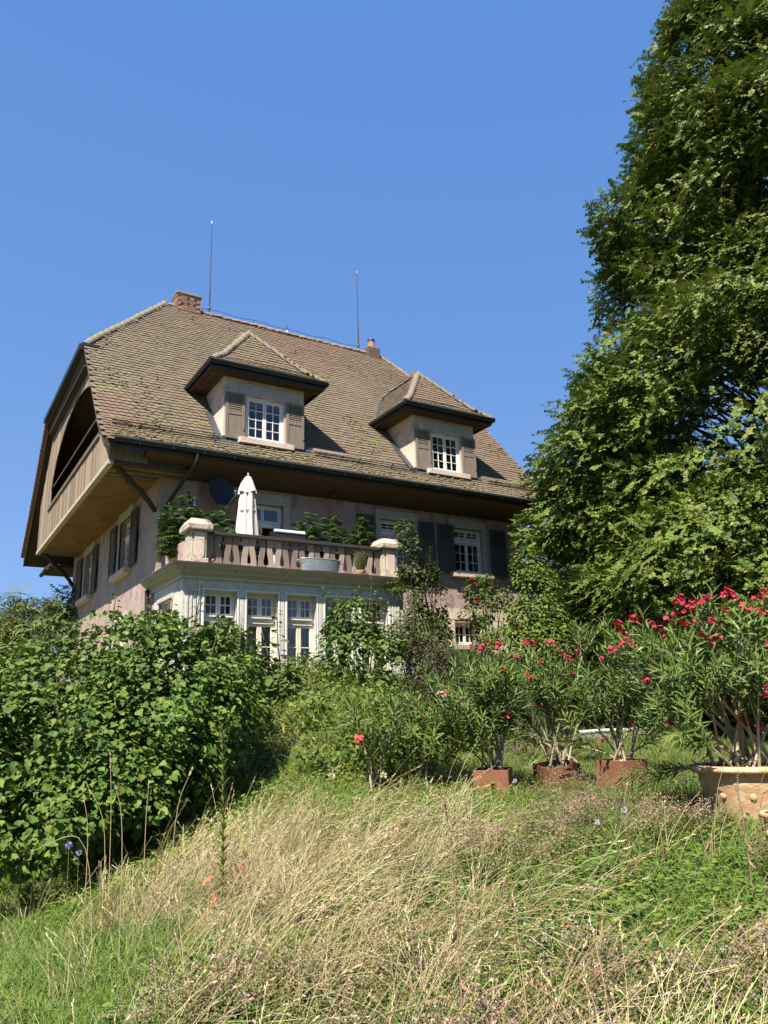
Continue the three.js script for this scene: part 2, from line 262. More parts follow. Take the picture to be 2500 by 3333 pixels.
// ---- windows: built flat (u right, v up, w out), then set in a wall
function windowUnit(name, o, place) {
  const { w, h } = o, f = o.f ?? 0.06, dep = 0.07, parts = [], panes = [], z = -(o.recess ?? 0.14);
  const bx = (u0, u1, v0, v1, d = dep, dz = 0) => parts.push(rspan(u0, u1, v0, v1, z - d / 2 + dz, z + d / 2 + dz, 0.006));
  bx(-w / 2, -w / 2 + f, 0, h); bx(w / 2 - f, w / 2, 0, h); bx(-w / 2 + f, w / 2 - f, 0, f); bx(-w / 2 + f, w / 2 - f, h - f, h);
  const rows = [];
  if (o.transom) { bx(-w / 2 + f, w / 2 - f, o.transom - 0.055, o.transom + 0.055, 0.1, 0.015); bx(-w / 2 + f, w / 2 - f, o.transom + 0.055, o.transom + 0.085, 0.15, 0.03); rows.push([f, o.transom - 0.055, o.rowsB ?? 3, o.colsB ?? 2], [o.transom + 0.085, h - f, o.rowsT ?? 2, o.colsT ?? 2]); } else rows.push([f, h - f, o.rowsB ?? 4, o.colsB ?? 2]);
  for (const [v0, v1, nr, nc] of rows) {
    const sashes = o.sashes ?? 2, sw = (w - 2 * f) / sashes, b = o.sash ?? 0.045, mu = 0.02;
    for (let s = 0; s < sashes; s++) {
      const a = -w / 2 + f + s * sw, e = a + sw;
      if (o.skip?.(s, v0)) continue;
      bx(a + 0.002, a + b, v0 + 0.002, v1 - 0.002, 0.05, 0.012); bx(e - b, e - 0.002, v0 + 0.002, v1 - 0.002, 0.05, 0.012); bx(a + b, e - b, v0 + 0.002, v0 + b, 0.05, 0.012); bx(a + b, e - b, v1 - b, v1 - 0.002, 0.05, 0.012);
      const pw = (sw - 2 * b - (nc - 1) * mu) / nc, ph = (v1 - v0 - 2 * b - (nr - 1) * mu) / nr;
      for (let i = 1; i < nc; i++) bx(a + b + i * pw + (i - 1) * mu, a + b + i * (pw + mu), v0 + b, v1 - b, 0.035, 0.012);
      for (let j = 1; j < nr; j++) for (let i = 0; i < nc; i++) bx(a + b + i * (pw + mu), a + b + i * (pw + mu) + pw, v0 + b + j * ph + (j - 1) * mu, v0 + b + j * (ph + mu), 0.033, 0.012);
      for (let i = 0; i < nc; i++) for (let j = 0; j < nr; j++) panes.push([a + b + i * (pw + mu) + pw / 2, v0 + b + j * (ph + mu) + ph / 2, pw, ph]);
    }
  }
  const win = mesh(name, uvBox(merge(parts)), o.mat ?? M.white, house);
  win.position.copy(place.pos).add(V(-HB.x, EYE - HB.y, -HB.z)); win.rotation.y = place.turn ?? 0;
  const cache = new Map();
  for (const [u, v, pw, ph] of panes) {
    const key = pw.toFixed(3) + ph.toFixed(3);
    if (!cache.has(key)) cache.set(key, new THREE.BoxGeometry(pw + 0.008, ph + 0.008, 0.004));
    const p = mesh('pane', cache.get(key), M.glass, win); p.position.set(u, v, z + 0.012); p.rotation.set((R() - 0.5) * 0.012, (R() - 0.5) * 0.012, 0);
  }
  if (o.surround) { const s = o.surround, sb = mesh('surround', uvBox(merge([rspan(-w / 2 - s, -w / 2, 0.0, h, -0.05, 0.03), rspan(w / 2, w / 2 + s, 0.0, h, -0.05, 0.03), rspan(-w / 2 - s, w / 2 + s, h, h + (o.head ?? s + 0.1), -0.05, 0.035)])), M.surround, win); }
  if (o.sill) { const t = o.sill; mesh('sill', uvBox(rspan(-w / 2 - t, w / 2 + t, -0.15, -0.003, -0.16, 0.2, 0.012)), M.sill, win); }
  if (o.curtain) mesh('curtain', curtainGeo(w - 0.1, h - 0.1, o.curtain), M.curtain, win).position.set(0, h / 2, z - 0.22);
  return win;
}
function curtainGeo(w, h, seed) {
  const g = new THREE.PlaneGeometry(w, h, 36, 4), p = g.attributes.position, r = rng(seed * 97);
  const ph = r() * 6, gap = 0.16 + 0.1 * r();
  for (let i = 0; i < p.count; i++) { const x = p.getX(i); p.setZ(i, 0.035 * Math.sin(x * 34 + ph + Math.sin(p.getY(i) * 2) * 0.5)); const q = x / w; p.setX(i, q < 0 ? -w / 2 + (q + 0.5) * 2 * (w / 2) * (0.45 - gap) : w / 2 - (0.5 - q) * 2 * (w / 2) * (0.45 - gap)); }
  g.computeVertexNormals(); return prep(g);
}
const mid = (a, b) => (a + b) / 2;
// balcony door with its inner leaf open, two upper windows, two low windows, side windows
{
  const [d, a, b, c, e] = frontWin;
  const door = windowUnit('balcony_door', { w: d[1] - d[0], h: d[3] - d[2], transom: 1.62, rowsT: 1, colsT: 1, rowsB: 2, colsB: 1, surround: 0.2, head: 0.3, skip: (s, v) => s === 1 && v < 1 }, { pos: V(mid(d[0], d[1]), d[2], F) });
  { // the open leaf swings inwards
    const w = 0.46, h = 1.5, leaf = mesh('door_leaf', uvBox(merge([rspan(0, 0.06, 0, h, -0.025, 0.025, 0.005), rspan(w - 0.06, w, 0, h, -0.025, 0.025, 0.005), rspan(0.06, w - 0.06, 0, 0.5, -0.02, 0.02, 0.005), rspan(0.06, w - 0.06, h - 0.06, h, -0.025, 0.025, 0.005)])), M.white, door);
    leaf.position.set((d[1] - d[0]) / 2 - 0.06, 0.07, -0.15); leaf.rotation.y = Math.PI + 0.9;
    mesh('door_leaf_glass', box(w - 0.11, h - 0.55, 0.004, w / 2, 0.5 + (h - 0.55) / 2, 0), M.glass, door).position.copy(leaf.position); door.children.at(-1).rotation.copy(leaf.rotation);
  }
  const up = { transom: 0.98, rowsB: 3, colsB: 2, rowsT: 2, colsT: 2, surround: 0.15, head: 0.28, sill: 0.2 };
  windowUnit('window', { ...up, w: a[1] - a[0], h: a[3] - a[2], curtain: 3 }, { pos: V(mid(a[0], a[1]), a[2], F) });
  windowUnit('window', { ...up, w: b[1] - b[0], h: b[3] - b[2] }, { pos: V(mid(b[0], b[1]), b[2], F) });
  for (const q of [c, e]) windowUnit('low_window', { w: q[1] - q[0], h: q[3] - q[2], rowsB: 2, colsB: 2, sill: 0.1, recess: 0.2 }, { pos: V(mid(q[0], q[1]), q[2], F) });
  sideWin.forEach((q, i) => windowUnit('window', { ...up, w: q[1] - q[0], h: q[3] - q[2], recess: 0.2, surround: 0.16, curtain: 5 + i }, { pos: V(S, q[2], mid(q[0], q[1])), turn: -Math.PI / 2 }));
}
// ---- shutters
const louvre = uvBox(box(1, 0.05, 0.014).rotateX(-0.62), 1, true);
function shutter(w, h, place, mat, louvreShare = 0.42, n = 9) {
  const st = 0.075, mid1 = h * (1 - louvreShare), parts = [rspan(-w / 2, -w / 2 + st, 0, h, 0, 0.036, 0.005), rspan(w / 2 - st, w / 2, 0, h, 0, 0.036, 0.005), rspan(-w / 2 + st, w / 2 - st, 0, 0.1, 0.001, 0.034, 0.005), rspan(-w / 2 + st, w / 2 - st, h - 0.08, h, 0.001, 0.034, 0.005), rspan(-w / 2 + st, w / 2 - st, mid1 - 0.05, mid1 + 0.05, 0.001, 0.034, 0.005)];
  const pw = (w - 2 * st) / 2; for (let i = 0; i < 2; i++) parts.push(rspan(-w / 2 + st + i * pw + 0.002, -w / 2 + st + (i + 1) * pw - 0.002, 0.1, mid1 - 0.05, 0.006, 0.022, 0.003));
  const s = mesh('shutter', uvBox(merge(parts)), mat, house);
  s.position.copy(place.pos).add(V(-HB.x, EYE - HB.y, -HB.z)); s.rotation.set(0, place.turn ?? 0, place.tilt ?? 0);
  const top = h - 0.08, bot = mid1 + 0.05;
  for (let i = 0; i < n; i++) { const l = mesh('louvre', louvre, mat, s); l.scale.set(w - 2 * st - 0.004, 1, 1); l.position.set(0, mix(bot, top, (i + 0.5) / n), 0.018); l.rotation.x = (R() - 0.5) * 0.1; }
  mesh('shutter_stay', rod(V(-0.02, -0.02, 0.05), V(0.06, -0.09, 0.09), 0.008), M.iron, s); mesh('hinge', rod(V(w / 2 - 0.02, h * 0.15, 0.02), V(w / 2 - 0.02, h * 0.22, 0.045), 0.012), M.iron, s);
  return s;
}
for (const [x0, x1] of [[10.2, 10.78], [12.22, 12.79], [12.92, 13.5], [14.86, 15.46]]) shutter(x1 - x0, 1.44, { pos: V(mid(x0, x1), 4.04, F + 0.05), tilt: (R() - 0.5) * 0.012 }, M.shutterDark);
for (const [z0, z1] of [[-22.86, -22.15], [-20.45, -19.82], [-27.9, -27.1], [-25.3, -24.7]]) shutter(z1 - z0, 1.5, { pos: V(S - 0.05, 4.02, mid(z0, z1)), turn: -Math.PI / 2 }, M.shutterDark);

// ---- roof: profile of the front and back slopes (z, y), verges at x 3.28 and 17.05, half-hips at both ends
const XL = 3.28, XR = 17.05, RZ = -23.5, RY = 13.6, RL = 6.13, RRx = 14.55, HZ = 20.52;
const roofY = (z) => (z > -18 ? mix(7.1, 6.22, z + 18) : z > RZ ? mix(7.1, RY, (-18 - z) / 5.5) : z > -29 ? mix(RY, 7.1, (RZ - z) / 5.5) : mix(7.1, 5.85, (-29 - z) / 1.25));
const hipFrontZ = -HZ, hipBackZ = -26.6;
{
  const th = V(0, -0.16, 0), P = (x, z) => V(x, roofY(z), z), slabs = [];
  slabs.push(slab([P(XL, -17.0), P(XR, -17.0), P(XR, -18), P(XL, -18)], th));
  slabs.push(slab([P(XL, -18), P(XR, -18), P(XR, hipFrontZ), P(RRx, RZ), P(RL, RZ), P(XL, hipFrontZ)], th));
  slabs.push(slab([P(XR, -30.25), P(XL, -30.25), P(XL, -29), P(XR, -29)], th));
  slabs.push(slab([P(XR, -29), P(XL, -29), P(XL, hipBackZ), P(RL, RZ), P(RRx, RZ), P(XR, hipBackZ)], th));
  slabs.push(slab([P(XL - 0.06, hipBackZ), P(XL - 0.06, hipFrontZ), P(RL, RZ)], th));
  slabs.push(slab([P(XR + 0.06, hipFrontZ), P(XR + 0.06, hipBackZ), P(RRx, RZ)], th));
  const roof = hp('roof', uvBox(merge(slabs), 1, true), M.darkWood);
  roof.userData.label = 'weathered beaver-tail tile roof with half-hips';
  house.userData.roof = roof.name;
  // tiles
  const tg = (() => { const w = 0.086, pts = [[-w, 0.3], [-w, 0.045]]; for (let i = 1; i < 6; i++) { const a = Math.PI + (i / 6) * Math.PI; pts.push([Math.cos(a) * w, 0.045 + Math.sin(a) * 0.045]); } pts.push([w, 0.045], [w, 0.3]); return uvBox(extrude(pts, 0.024)); })();
  globalThis.__tg = tg;
}
const DORM = [{ xc: 7.39, x0: 6.26, x1: 8.52 }, { xc: 13.22, x0: 12.1, x1: 14.34 }];
const DF = -17.77, DE = 8.88, DP = 10.72;               // dormer front, eave height, ridge height
const roofPart = house.children.find((c) => c.name === 'roof');
const tileGeo = globalThis.__tg;
const TILE = [[0.222, 0.172, 0.108], [0.236, 0.186, 0.118], [0.21, 0.162, 0.104], [0.25, 0.165, 0.11], [0.255, 0.14, 0.095], [0.16, 0.125, 0.085], [0.235, 0.21, 0.10]];
function tileColor(x, y, z, r) {
  const n = noise3(x * 0.55, y * 0.55, z * 0.55), m = noise3(x * 1.6 + 9, y * 1.6, z * 1.6), red = smooth(0.56, 0.74, n) + smooth(11.6, 13.4, y) * 0.8 * m + smooth(7.5, 6.6, y) * 0.35 * smooth(0.4, 0.6, m) + (x > 15.6 ? 0.6 : 0), moss = smooth(0.62, 0.8, m) * smooth(9.5, 7, y);
  let c = TILE[Math.floor(r() * 3)].slice();
  const t = clamp(red * (0.45 + 0.5 * r()), 0, 0.85), q = TILE[3 + (r() < 0.45 ? 1 : 0)];
  c = c.map((v, i) => mix(v, q[i], t));
  if (moss > 0.3 && r() < 0.6) c = c.map((v, i) => mix(v, [0.27, 0.25, 0.09][i], 0.6));
  if (r() < 0.02) c = [0.16, 0.12, 0.085];
  if (r() < 0.004) c = [0.31, 0.17, 0.11];
  const k = 0.7 * (0.92 + 0.15 * r()) * (0.9 + 0.22 * noise3(x * 0.9 + 30, y * 0.35, z * 0.9));
  return c.map((v) => v * k);
}
// lays rows of tiles on a plane: origin o at the eave line, along (unit), up the slope (unit); keep(x along, y up) decides
function layTiles(parent, o, along, upv, len, height, keep, seed, nearN, expo = 0.158) {
  const r = rng(seed), n = V().crossVectors(along, upv).normalize(), list = [], W = 0.176, m = new THREE.Matrix4(), q = new THREE.Quaternion(), tilt = new THREE.Quaternion();
  q.setFromRotationMatrix(new THREE.Matrix4().makeBasis(along, upv, n));
  const sag = (a) => 0.035 * Math.sin(a * 0.9 + seed) + 0.02 * Math.sin(a * 2.3);
  for (let j = 0, b = 0; b < height; j++, b += expo) for (let a = (j % 2 ? 0 : W / 2) + 0.02; a < len; a += W) {
    const p = o.clone().addScaledVector(along, a).addScaledVector(upv, b);
    if (!keep(p, a, b)) continue;
    p.addScaledVector(n, 0.03 + 0.012 * (noise3(a * 0.8, b * 0.8, seed) - 0.5) + sag(a) * 0.25 + (r() - 0.5) * 0.006).addScaledVector(upv, (r() - 0.5) * 0.02 - 0.02 - (r() < 0.012 ? 0.045 : 0)).addScaledVector(along, (r() - 0.5) * 0.008);
    tilt.setFromEuler(new THREE.Euler(-0.14 + (r() - 0.5) * 0.03, (r() - 0.5) * 0.03, (r() - 0.5) * 0.055 + (r() < 0.01 ? 0.12 : 0)));
    list.push({ p, q: q.clone().multiply(tilt), c: tileColor(p.x, p.y, p.z, r), d: p.lengthSq() + r() * 4 });
  }
  list.sort((x, y) => x.d - y.d);
  const near = list.slice(0, nearN), far = list.slice(nearN), mats = TILE.map((c) => { const t = M.tile.clone(); t.color.setRGB(...c).multiplyScalar(0.7); return t; });
  for (const t of near) {
    let best = 0, bd = 9; TILE.forEach((c, i) => { const e = Math.abs(c[0] * 0.7 - t.c[0]) + Math.abs(c[1] * 0.7 - t.c[1]) * 2; if (e < bd) { bd = e; best = i; } });
    const k = mesh('tile', tileGeo, mats[best], parent); k.position.copy(t.p); k.quaternion.copy(t.q);
  }
  if (far.length) {
    const im = new THREE.InstancedMesh(tileGeo, M.tile, far.length); im.name = numbered('tile_rows'); im.userData.kind = 'stuff'; im.castShadow = im.receiveShadow = true;
    far.forEach((t, i) => { m.compose(t.p, t.q, V(1, 1, 1)); im.setMatrixAt(i, m); im.setColorAt(i, new THREE.Color(...t.c)); });
    parent.add(im);
  }
  return list.length;
}
const dormerTop = (x, z, D) => { const a = Math.abs(x - D.xc); return DP - Math.max(a * 1.15, 0); };
{
  const inDormer = (p) => DORM.some((D) => Math.abs(p.x - D.xc) < 1.09 && p.z < DF && p.y < dormerTop(p.x, p.z, D) - 0.05);
  const e = V(XL, roofY(-17.0), -17.0), k = V(XL, roofY(-18), -18), upL = k.clone().sub(e).normalize(), rg = V(XL, RY, RZ), upU = rg.clone().sub(k).normalize(), ax = V(1, 0, 0);
  layTiles(roofPart, e.clone().addScaledVector(upL, -0.06), ax, upL, XR - XL, 1.36, (p) => !inDormer(p), 3, 220);
  layTiles(roofPart, k.clone().addScaledVector(upU, 0.02), ax, upU, XR - XL, 8.5, (p, a, b) => {
    if (inDormer(p)) return false;
    if (p.z < -HZ) { const t = (-HZ - p.z) / (-HZ - RZ), l = mix(XL, RL, t), rr = mix(XR, RRx, t); if (p.x < l + 0.02 || p.x > rr - 0.02) return false; }
    return true;
  }, 5, 80);
}
// ---- ridge and hip caps
const capGeo = uvBox((() => { const g = new THREE.CylinderGeometry(0.115, 0.095, 0.4, 8, 1, true, -Math.PI / 2, Math.PI), h = new THREE.CylinderGeometry(0.1, 0.08, 0.4, 8, 1, true, -Math.PI / 2, Math.PI); return merge([g, h]); })());
function caps(parent, a, b, pick, seed, sc = 1) {
  const d = b.clone().sub(a), n = Math.max(2, Math.round(d.length() / 0.33)), r = rng(seed), dir = d.clone().normalize(), side = V().crossVectors(dir, V(0, 1, 0)).normalize(), up = V().crossVectors(side, dir).normalize();
  const q = new THREE.Quaternion().setFromRotationMatrix(new THREE.Matrix4().makeBasis(side, dir, up));     // cylinder axis = y, open side below
  for (let i = 0; i < n; i++) {
    const c = mesh('ridge_tile', capGeo, pick(i / n, r), parent); c.position.copy(a).addScaledVector(d, (i + 0.5) / n).addScaledVector(up, -0.015 + (r() - 0.5) * 0.015);
    c.quaternion.copy(q).multiply(new THREE.Quaternion().setFromEuler(new THREE.Euler(0.05 + (r() - 0.5) * 0.05, (r() - 0.5) * 0.1, (r() - 0.5) * 0.05))); c.scale.set(sc, 1, sc);
  }
}
caps(roofPart, V(RL, RY + 0.02, RZ), V(RRx, RY + 0.02, RZ), (t, r) => (t > 0.26 && t < 0.44 ? M.ridgePink : r() < 0.25 ? M.ridgePink : M.ridge), 11);
caps(roofPart, V(XL - 0.02, roofY(-HZ) + 0.03, -HZ), V(RL, RY + 0.03, RZ), (t, r) => (r() < 0.15 ? M.ridgeMoss : M.ridge), 12, 1.1);
caps(roofPart, V(XR, roofY(-HZ) + 0.02, -HZ), V(RRx, RY + 0.02, RZ), (t, r) => (r() < 0.5 ? M.ridgePink : M.ridge), 13);
// hooks that stick out of the slopes
{
  const g = merge([tube([V(0, 0, 0), V(0, 0.05, 0.06), V(0, 0.14, 0.07)], 0.012, 5, 5)]);
  const mort = std({ color: [0.4, 0.36, 0.3], map: rep(stoneC, 4) }), mg = []; const r = rng(55);
  for (let i = 0; i < 40; i++) { const t = r(); const x = mix(RL, RRx, t); mg.push(new THREE.IcosahedronGeometry(0.018 + 0.022 * r(), 0).scale(1.6, 0.6, 1).translate(x, RY - 0.05 + 0.03 * r(), RZ + 0.1)); }
  for (let i = 0; i < 22; i++) { const t = r(); mg.push(new THREE.IcosahedronGeometry(0.018 + 0.022 * r(), 0).scale(1.3, 0.7, 1).translate(mix(XL, RL, t) + 0.1, mix(roofY(-HZ), RY, t) + 0.0, mix(-HZ, RZ, t) + 0.12)); mg.push(new THREE.IcosahedronGeometry(0.018 + 0.022 * r(), 0).scale(1.3, 0.7, 1).translate(mix(XR, RRx, t) - 0.1, mix(roofY(-HZ), RY, t), mix(-HZ, RZ, t) + 0.1)); }
  mesh('ridge_mortar', merge(mg), mort, roofPart).userData.kind = 'stuff';
  for (const [x, z] of [[6.9, -22.9], [8.15, -22.8], [10.4, -22.4], [12.4, -22.2], [5.0, -19.6], [9.95, -20.2], [14.2, -22.2], [11.1, -19.2]]) { const h = mesh('roof_hook', g, M.iron, roofPart); h.position.set(x, roofY(z) + 0.02, z); }
}
{ // cushions of moss on the lower courses
  const r = rng(66), g = new THREE.IcosahedronGeometry(0.035, 1).scale(1.3, 0.9, 0.55), l = [], m = new THREE.Matrix4(), q = new THREE.Quaternion().setFromEuler(new THREE.Euler(-0.75, 0, 0));
  for (let i = 0; i < 3000; i++) { const x = mix(XL + 0.1, XR - 0.1, r()), z = mix(-17.05, -21.5, Math.pow(r(), 1.8)), y = roofY(z); if (noise3(x * 1.1, 3, z * 1.4) < 0.62 || DORM.some((D) => Math.abs(x - D.xc) < 1.25 && z < DF + 0.1)) continue; l.push([V(x, y + 0.055, z + 0.03), 0.35 + 0.75 * r(), r()]); }
  const im = new THREE.InstancedMesh(prep(g), std({ roughness: 1 }), l.length); im.name = numbered('moss_cushions'); im.userData.kind = 'stuff';
  l.forEach(([p, s, k], i) => { m.compose(p, q, V(s, s, s)); im.setMatrixAt(i, m); im.setColorAt(i, new THREE.Color(mix(0.11, 0.16, k), mix(0.10, 0.135, k), 0.055)); }); roofPart.add(im);
}
// snow guard: two rails on brackets just above the kick
{
  const parts = [], z = -17.62, y = roofY(z);
  for (const [x0, x1] of [[3.5, 6.1], [8.75, 12.0], [14.65, 16.8]]) {
    for (const dy of [0.07, 0.14]) parts.push(rod(V(x0, y + dy, z + 0.05), V(x1, y + dy, z + 0.05), 0.013));
    for (let x = x0 + 0.35; x < x1; x += 1.05) parts.push(rod(V(x, y - 0.02, z - 0.18), V(x, y + 0.2, z + 0.06), 0.012), rod(V(x, y - 0.02, z + 0.1), V(x, y + 0.2, z + 0.06), 0.012));
  }
  hp('snow_guard', merge(parts), M.iron);
}
// ---- chimneys and lightning rods
{
  const bricks = [], y0 = 12.9, ch = hp('chimney', uvBox(merge([span(6.5, 7.3, y0, 14.05, -23.9, -23.3)]), 2), std({ color: [0.27, 0.17, 0.125], map: rep(stoneC, 2) }));
  const bg = [0, 1, 2].map((i) => uvBox(rbox(0.245, 0.075, 0.03, 0.008), 2)), bm = [0, 1, 2].map((i) => { const m = M.brick.clone(); m.color.multiplyScalar([0.8, 1, 1.25][i]); return m; }), r = rng(77);
  const holes = new Set(['9,0', '11,0', '9,2', '11,2', '9,1', '11,1']);
  for (let j = 0; j < 14; j++) for (let i = -1; i < 4; i++) {
    const x = 6.5 + (i + 0.5) * 0.255 + (j % 2 ? 0.128 : 0); if (x < 6.58 || x > 7.24) continue;
    
    const b = mesh('brick', bg[j % 3], bm[Math.floor(r() * 3)], ch); b.position.set(x + (r() - 0.5) * 0.008, y0 + 0.07 + j * 0.088, -23.292 + (r() - 0.5) * 0.008);
  }
  for (let j = 0; j < 14; j++) for (let i = 0; i < 2; i++) { const b = mesh('brick', bg[j % 3], bm[Math.floor(r() * 3)], ch); b.rotation.y = Math.PI / 2; b.position.set(6.494, y0 + 0.07 + j * 0.088, -23.73 + i * 0.26 + (j % 2 ? 0.06 : 0)); }
  for (const [x, y] of [[6.86, 13.72], [7.08, 13.72], [6.86, 13.92], [7.1, 13.92], [6.66, 13.7]]) mesh('flue_opening', box(0.085, 0.09, 0.03, x, y, -23.287), M.black, ch);
  mesh('chimney_cap', uvBox(merge([rspan(6.46, 7.34, 14.05, 14.13, -23.95, -23.25, 0.02), rspan(6.55, 6.9, 14.13, 14.17, -23.8, -23.4, 0.015)]), 2), std({ color: [0.3, 0.21, 0.16], map: rep(stoneC, 2), bumpMap: rep(stoneB, 2), bumpScale: 0.015 }), ch);
  const c2 = hp('chimney', uvBox(merge([rspan(13.9, 14.42, 12.9, 13.84, -23.75, -23.25, 0.01)]), 2), std({ color: [0.13, 0.085, 0.06], map: rep(stoneC, 2), bumpMap: rep(stoneB, 2), bumpScale: 0.01 })); c2.userData.label = 'small chimney with a round clay pot';
  mesh('chimney_pot', uvBox(new THREE.LatheGeometry([[0.18, 13.84], [0.18, 13.88], [0.155, 13.9], [0.12, 14.18], [0.135, 14.18], [0.135, 14.23], [0.1, 14.23], [0.1, 14.0]].map((p) => new THREE.Vector2(...p)), 18).translate(14.18, 0, -23.5), 2), M.clayPot, c2);
  mesh('chimney_cowl', new THREE.CylinderGeometry(0.14, 0.15, 0.045, 18, 1, true).translate(14.18, 14.24, -23.5), M.iron, c2);
  for (const [x, y1] of [[7.67, 17.36], [13.6, 17.14]]) {
    const l = hp('lightning_rod', merge([rod(V(x, 13.5, RZ), V(x, 14.6, RZ), 0.028), rod(V(x, 14.6, RZ), V(x, y1 - 0.1, RZ), 0.02, 0.014), rod(V(x - 0.03, 13.85, RZ), V(x + 0.03, 13.95, RZ), 0.04)]), std({ color: [0.07, 0.045, 0.055], roughness: 0.5, metalness: 0.4 }));
    mesh('rod_tip', rod(V(x, y1 - 0.1, RZ), V(x, y1, RZ), 0.016, 0.01), M.chrome, l);
  }
  const pts = []; for (let i = 0; i <= 20; i++) { const x = mix(6.6, 13.6, i / 20); pts.push(V(x, RY + 0.26 - 0.06 * Math.sin((i / 20) * Math.PI * 5) ** 2, RZ)); }
  const cond = hp('lightning_cable', merge([tube(pts, 0.008, 4, 60), ...[9.3, 10.6, 12.0].map((x) => rod(V(x, RY + 0.05, RZ), V(x, RY + (x === 10.6 ? 0.42 : 0.26), RZ), 0.01))]), M.iron);
  mesh('cable_foot', new THREE.ConeGeometry(0.07, 0.12, 8).translate(10.6, RY + 0.14, RZ), M.white, cond);
}
// ---- gutters, fascia, downpipes
function gutterRun(name, a, b, parent) {
  const d = b.clone().sub(a), len = d.length(), g = new THREE.CylinderGeometry(0.075, 0.075, len, 10, 1, true, Math.PI / 2 + 0.0, Math.PI);
  const lip = new THREE.CylinderGeometry(0.014, 0.014, len, 6);
  const dir = d.normalize(), out = V().crossVectors(dir, V(0, 1, 0)).normalize(), q = new THREE.Quaternion().setFromRotationMatrix(new THREE.Matrix4().makeBasis(V(0, 1, 0), dir, V().crossVectors(V(0, 1, 0), dir)));
  g.applyQuaternion(q); lip.translate(0, 0, 0).applyQuaternion(q).translate(out.x * 0.075, 0, out.z * 0.075);
  const m = a.clone().add(b).multiplyScalar(0.5), all = merge([g, lip]).translate(m.x, m.y, m.z);
  return all;
}
{
  const gy = roofY(-17) + 0.02;
  const main = gutterRun('g', V(3.45, gy, -16.93), V(17.05, gy - 0.04, -16.93)), back = rod(V(3.45, gy - 0.0, -16.93), V(17.05, gy - 0.04, -16.93), 0.06, 0.06, 10);
  const gu = hp('gutter', merge([main, back, span(3.5, 17.0, gy - 0.13, gy + 0.0, -17.02, -16.99)]), M.gutter);
  for (let x = 4; x < 17; x += 0.75) mesh('gutter_bracket', span(x - 0.012, x + 0.012, gy - 0.1, gy + 0.02, -17.0, -16.85), M.gutter, gu);
  hp('downpipe', merge([tube([V(5.35, gy - 0.05, -16.93), V(5.35, gy - 0.28, -16.96), V(5.25, gy - 0.5, -17.2), V(5.03, 5.25, -17.78), V(4.93, 5.0, -17.9), V(4.93, 4.4, -17.9), V(4.93, 3.3, -17.9)], 0.05, 10, 40)]), M.gutter);
  hp('downpipe', tube([V(4.66, 3.05, -18.2), V(4.68, 2.5, -18.2), V(4.68, 0, -18.2)], 0.055, 10, 8), M.gutter);
  const hg = roofY(-HZ) + 0.0, half = gutterRun('g', V(XL - 0.1, hg, hipFrontZ + 0.03), V(XL - 0.1, hg, hipBackZ - 0.12));
  hp('gutter', merge([half, span(XL - 0.175, XL - 0.03, hg - 0.14, hg + 0.02, hipBackZ - 0.1, hipFrontZ + 0.02), span(XL - 0.1, XL + 0.34, hg - 0.06, hg + 0.03, hipFrontZ, hipFrontZ + 0.1)]), M.gutter);
}
// ---- front eave: boarded soffit, each board on its own
{
  const z0 = -17.02, z1 = -18.0, y0 = roofY(-17) - 0.16, y1 = SOF, n = 8, x0 = 4.2, x1 = 16.95;
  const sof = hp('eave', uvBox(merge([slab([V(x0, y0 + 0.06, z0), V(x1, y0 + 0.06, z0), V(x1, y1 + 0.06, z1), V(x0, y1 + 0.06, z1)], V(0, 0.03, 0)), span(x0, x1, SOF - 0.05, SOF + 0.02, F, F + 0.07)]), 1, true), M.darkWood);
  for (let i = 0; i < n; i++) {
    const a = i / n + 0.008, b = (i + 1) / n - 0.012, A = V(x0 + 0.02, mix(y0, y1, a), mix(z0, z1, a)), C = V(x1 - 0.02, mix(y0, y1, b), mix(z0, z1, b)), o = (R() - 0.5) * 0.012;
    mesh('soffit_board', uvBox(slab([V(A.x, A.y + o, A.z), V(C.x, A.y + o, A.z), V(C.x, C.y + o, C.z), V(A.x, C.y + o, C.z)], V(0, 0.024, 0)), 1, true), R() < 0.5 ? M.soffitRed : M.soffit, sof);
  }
  mesh('eave_lamp', new THREE.LatheGeometry([[0, -0.1], [0.07, -0.08], [0.1, -0.02], [0.1, 0.03]].map((p) => new THREE.Vector2(...p)), 14).translate(9.35, 5.86, -17.72), M.black, sof);
}
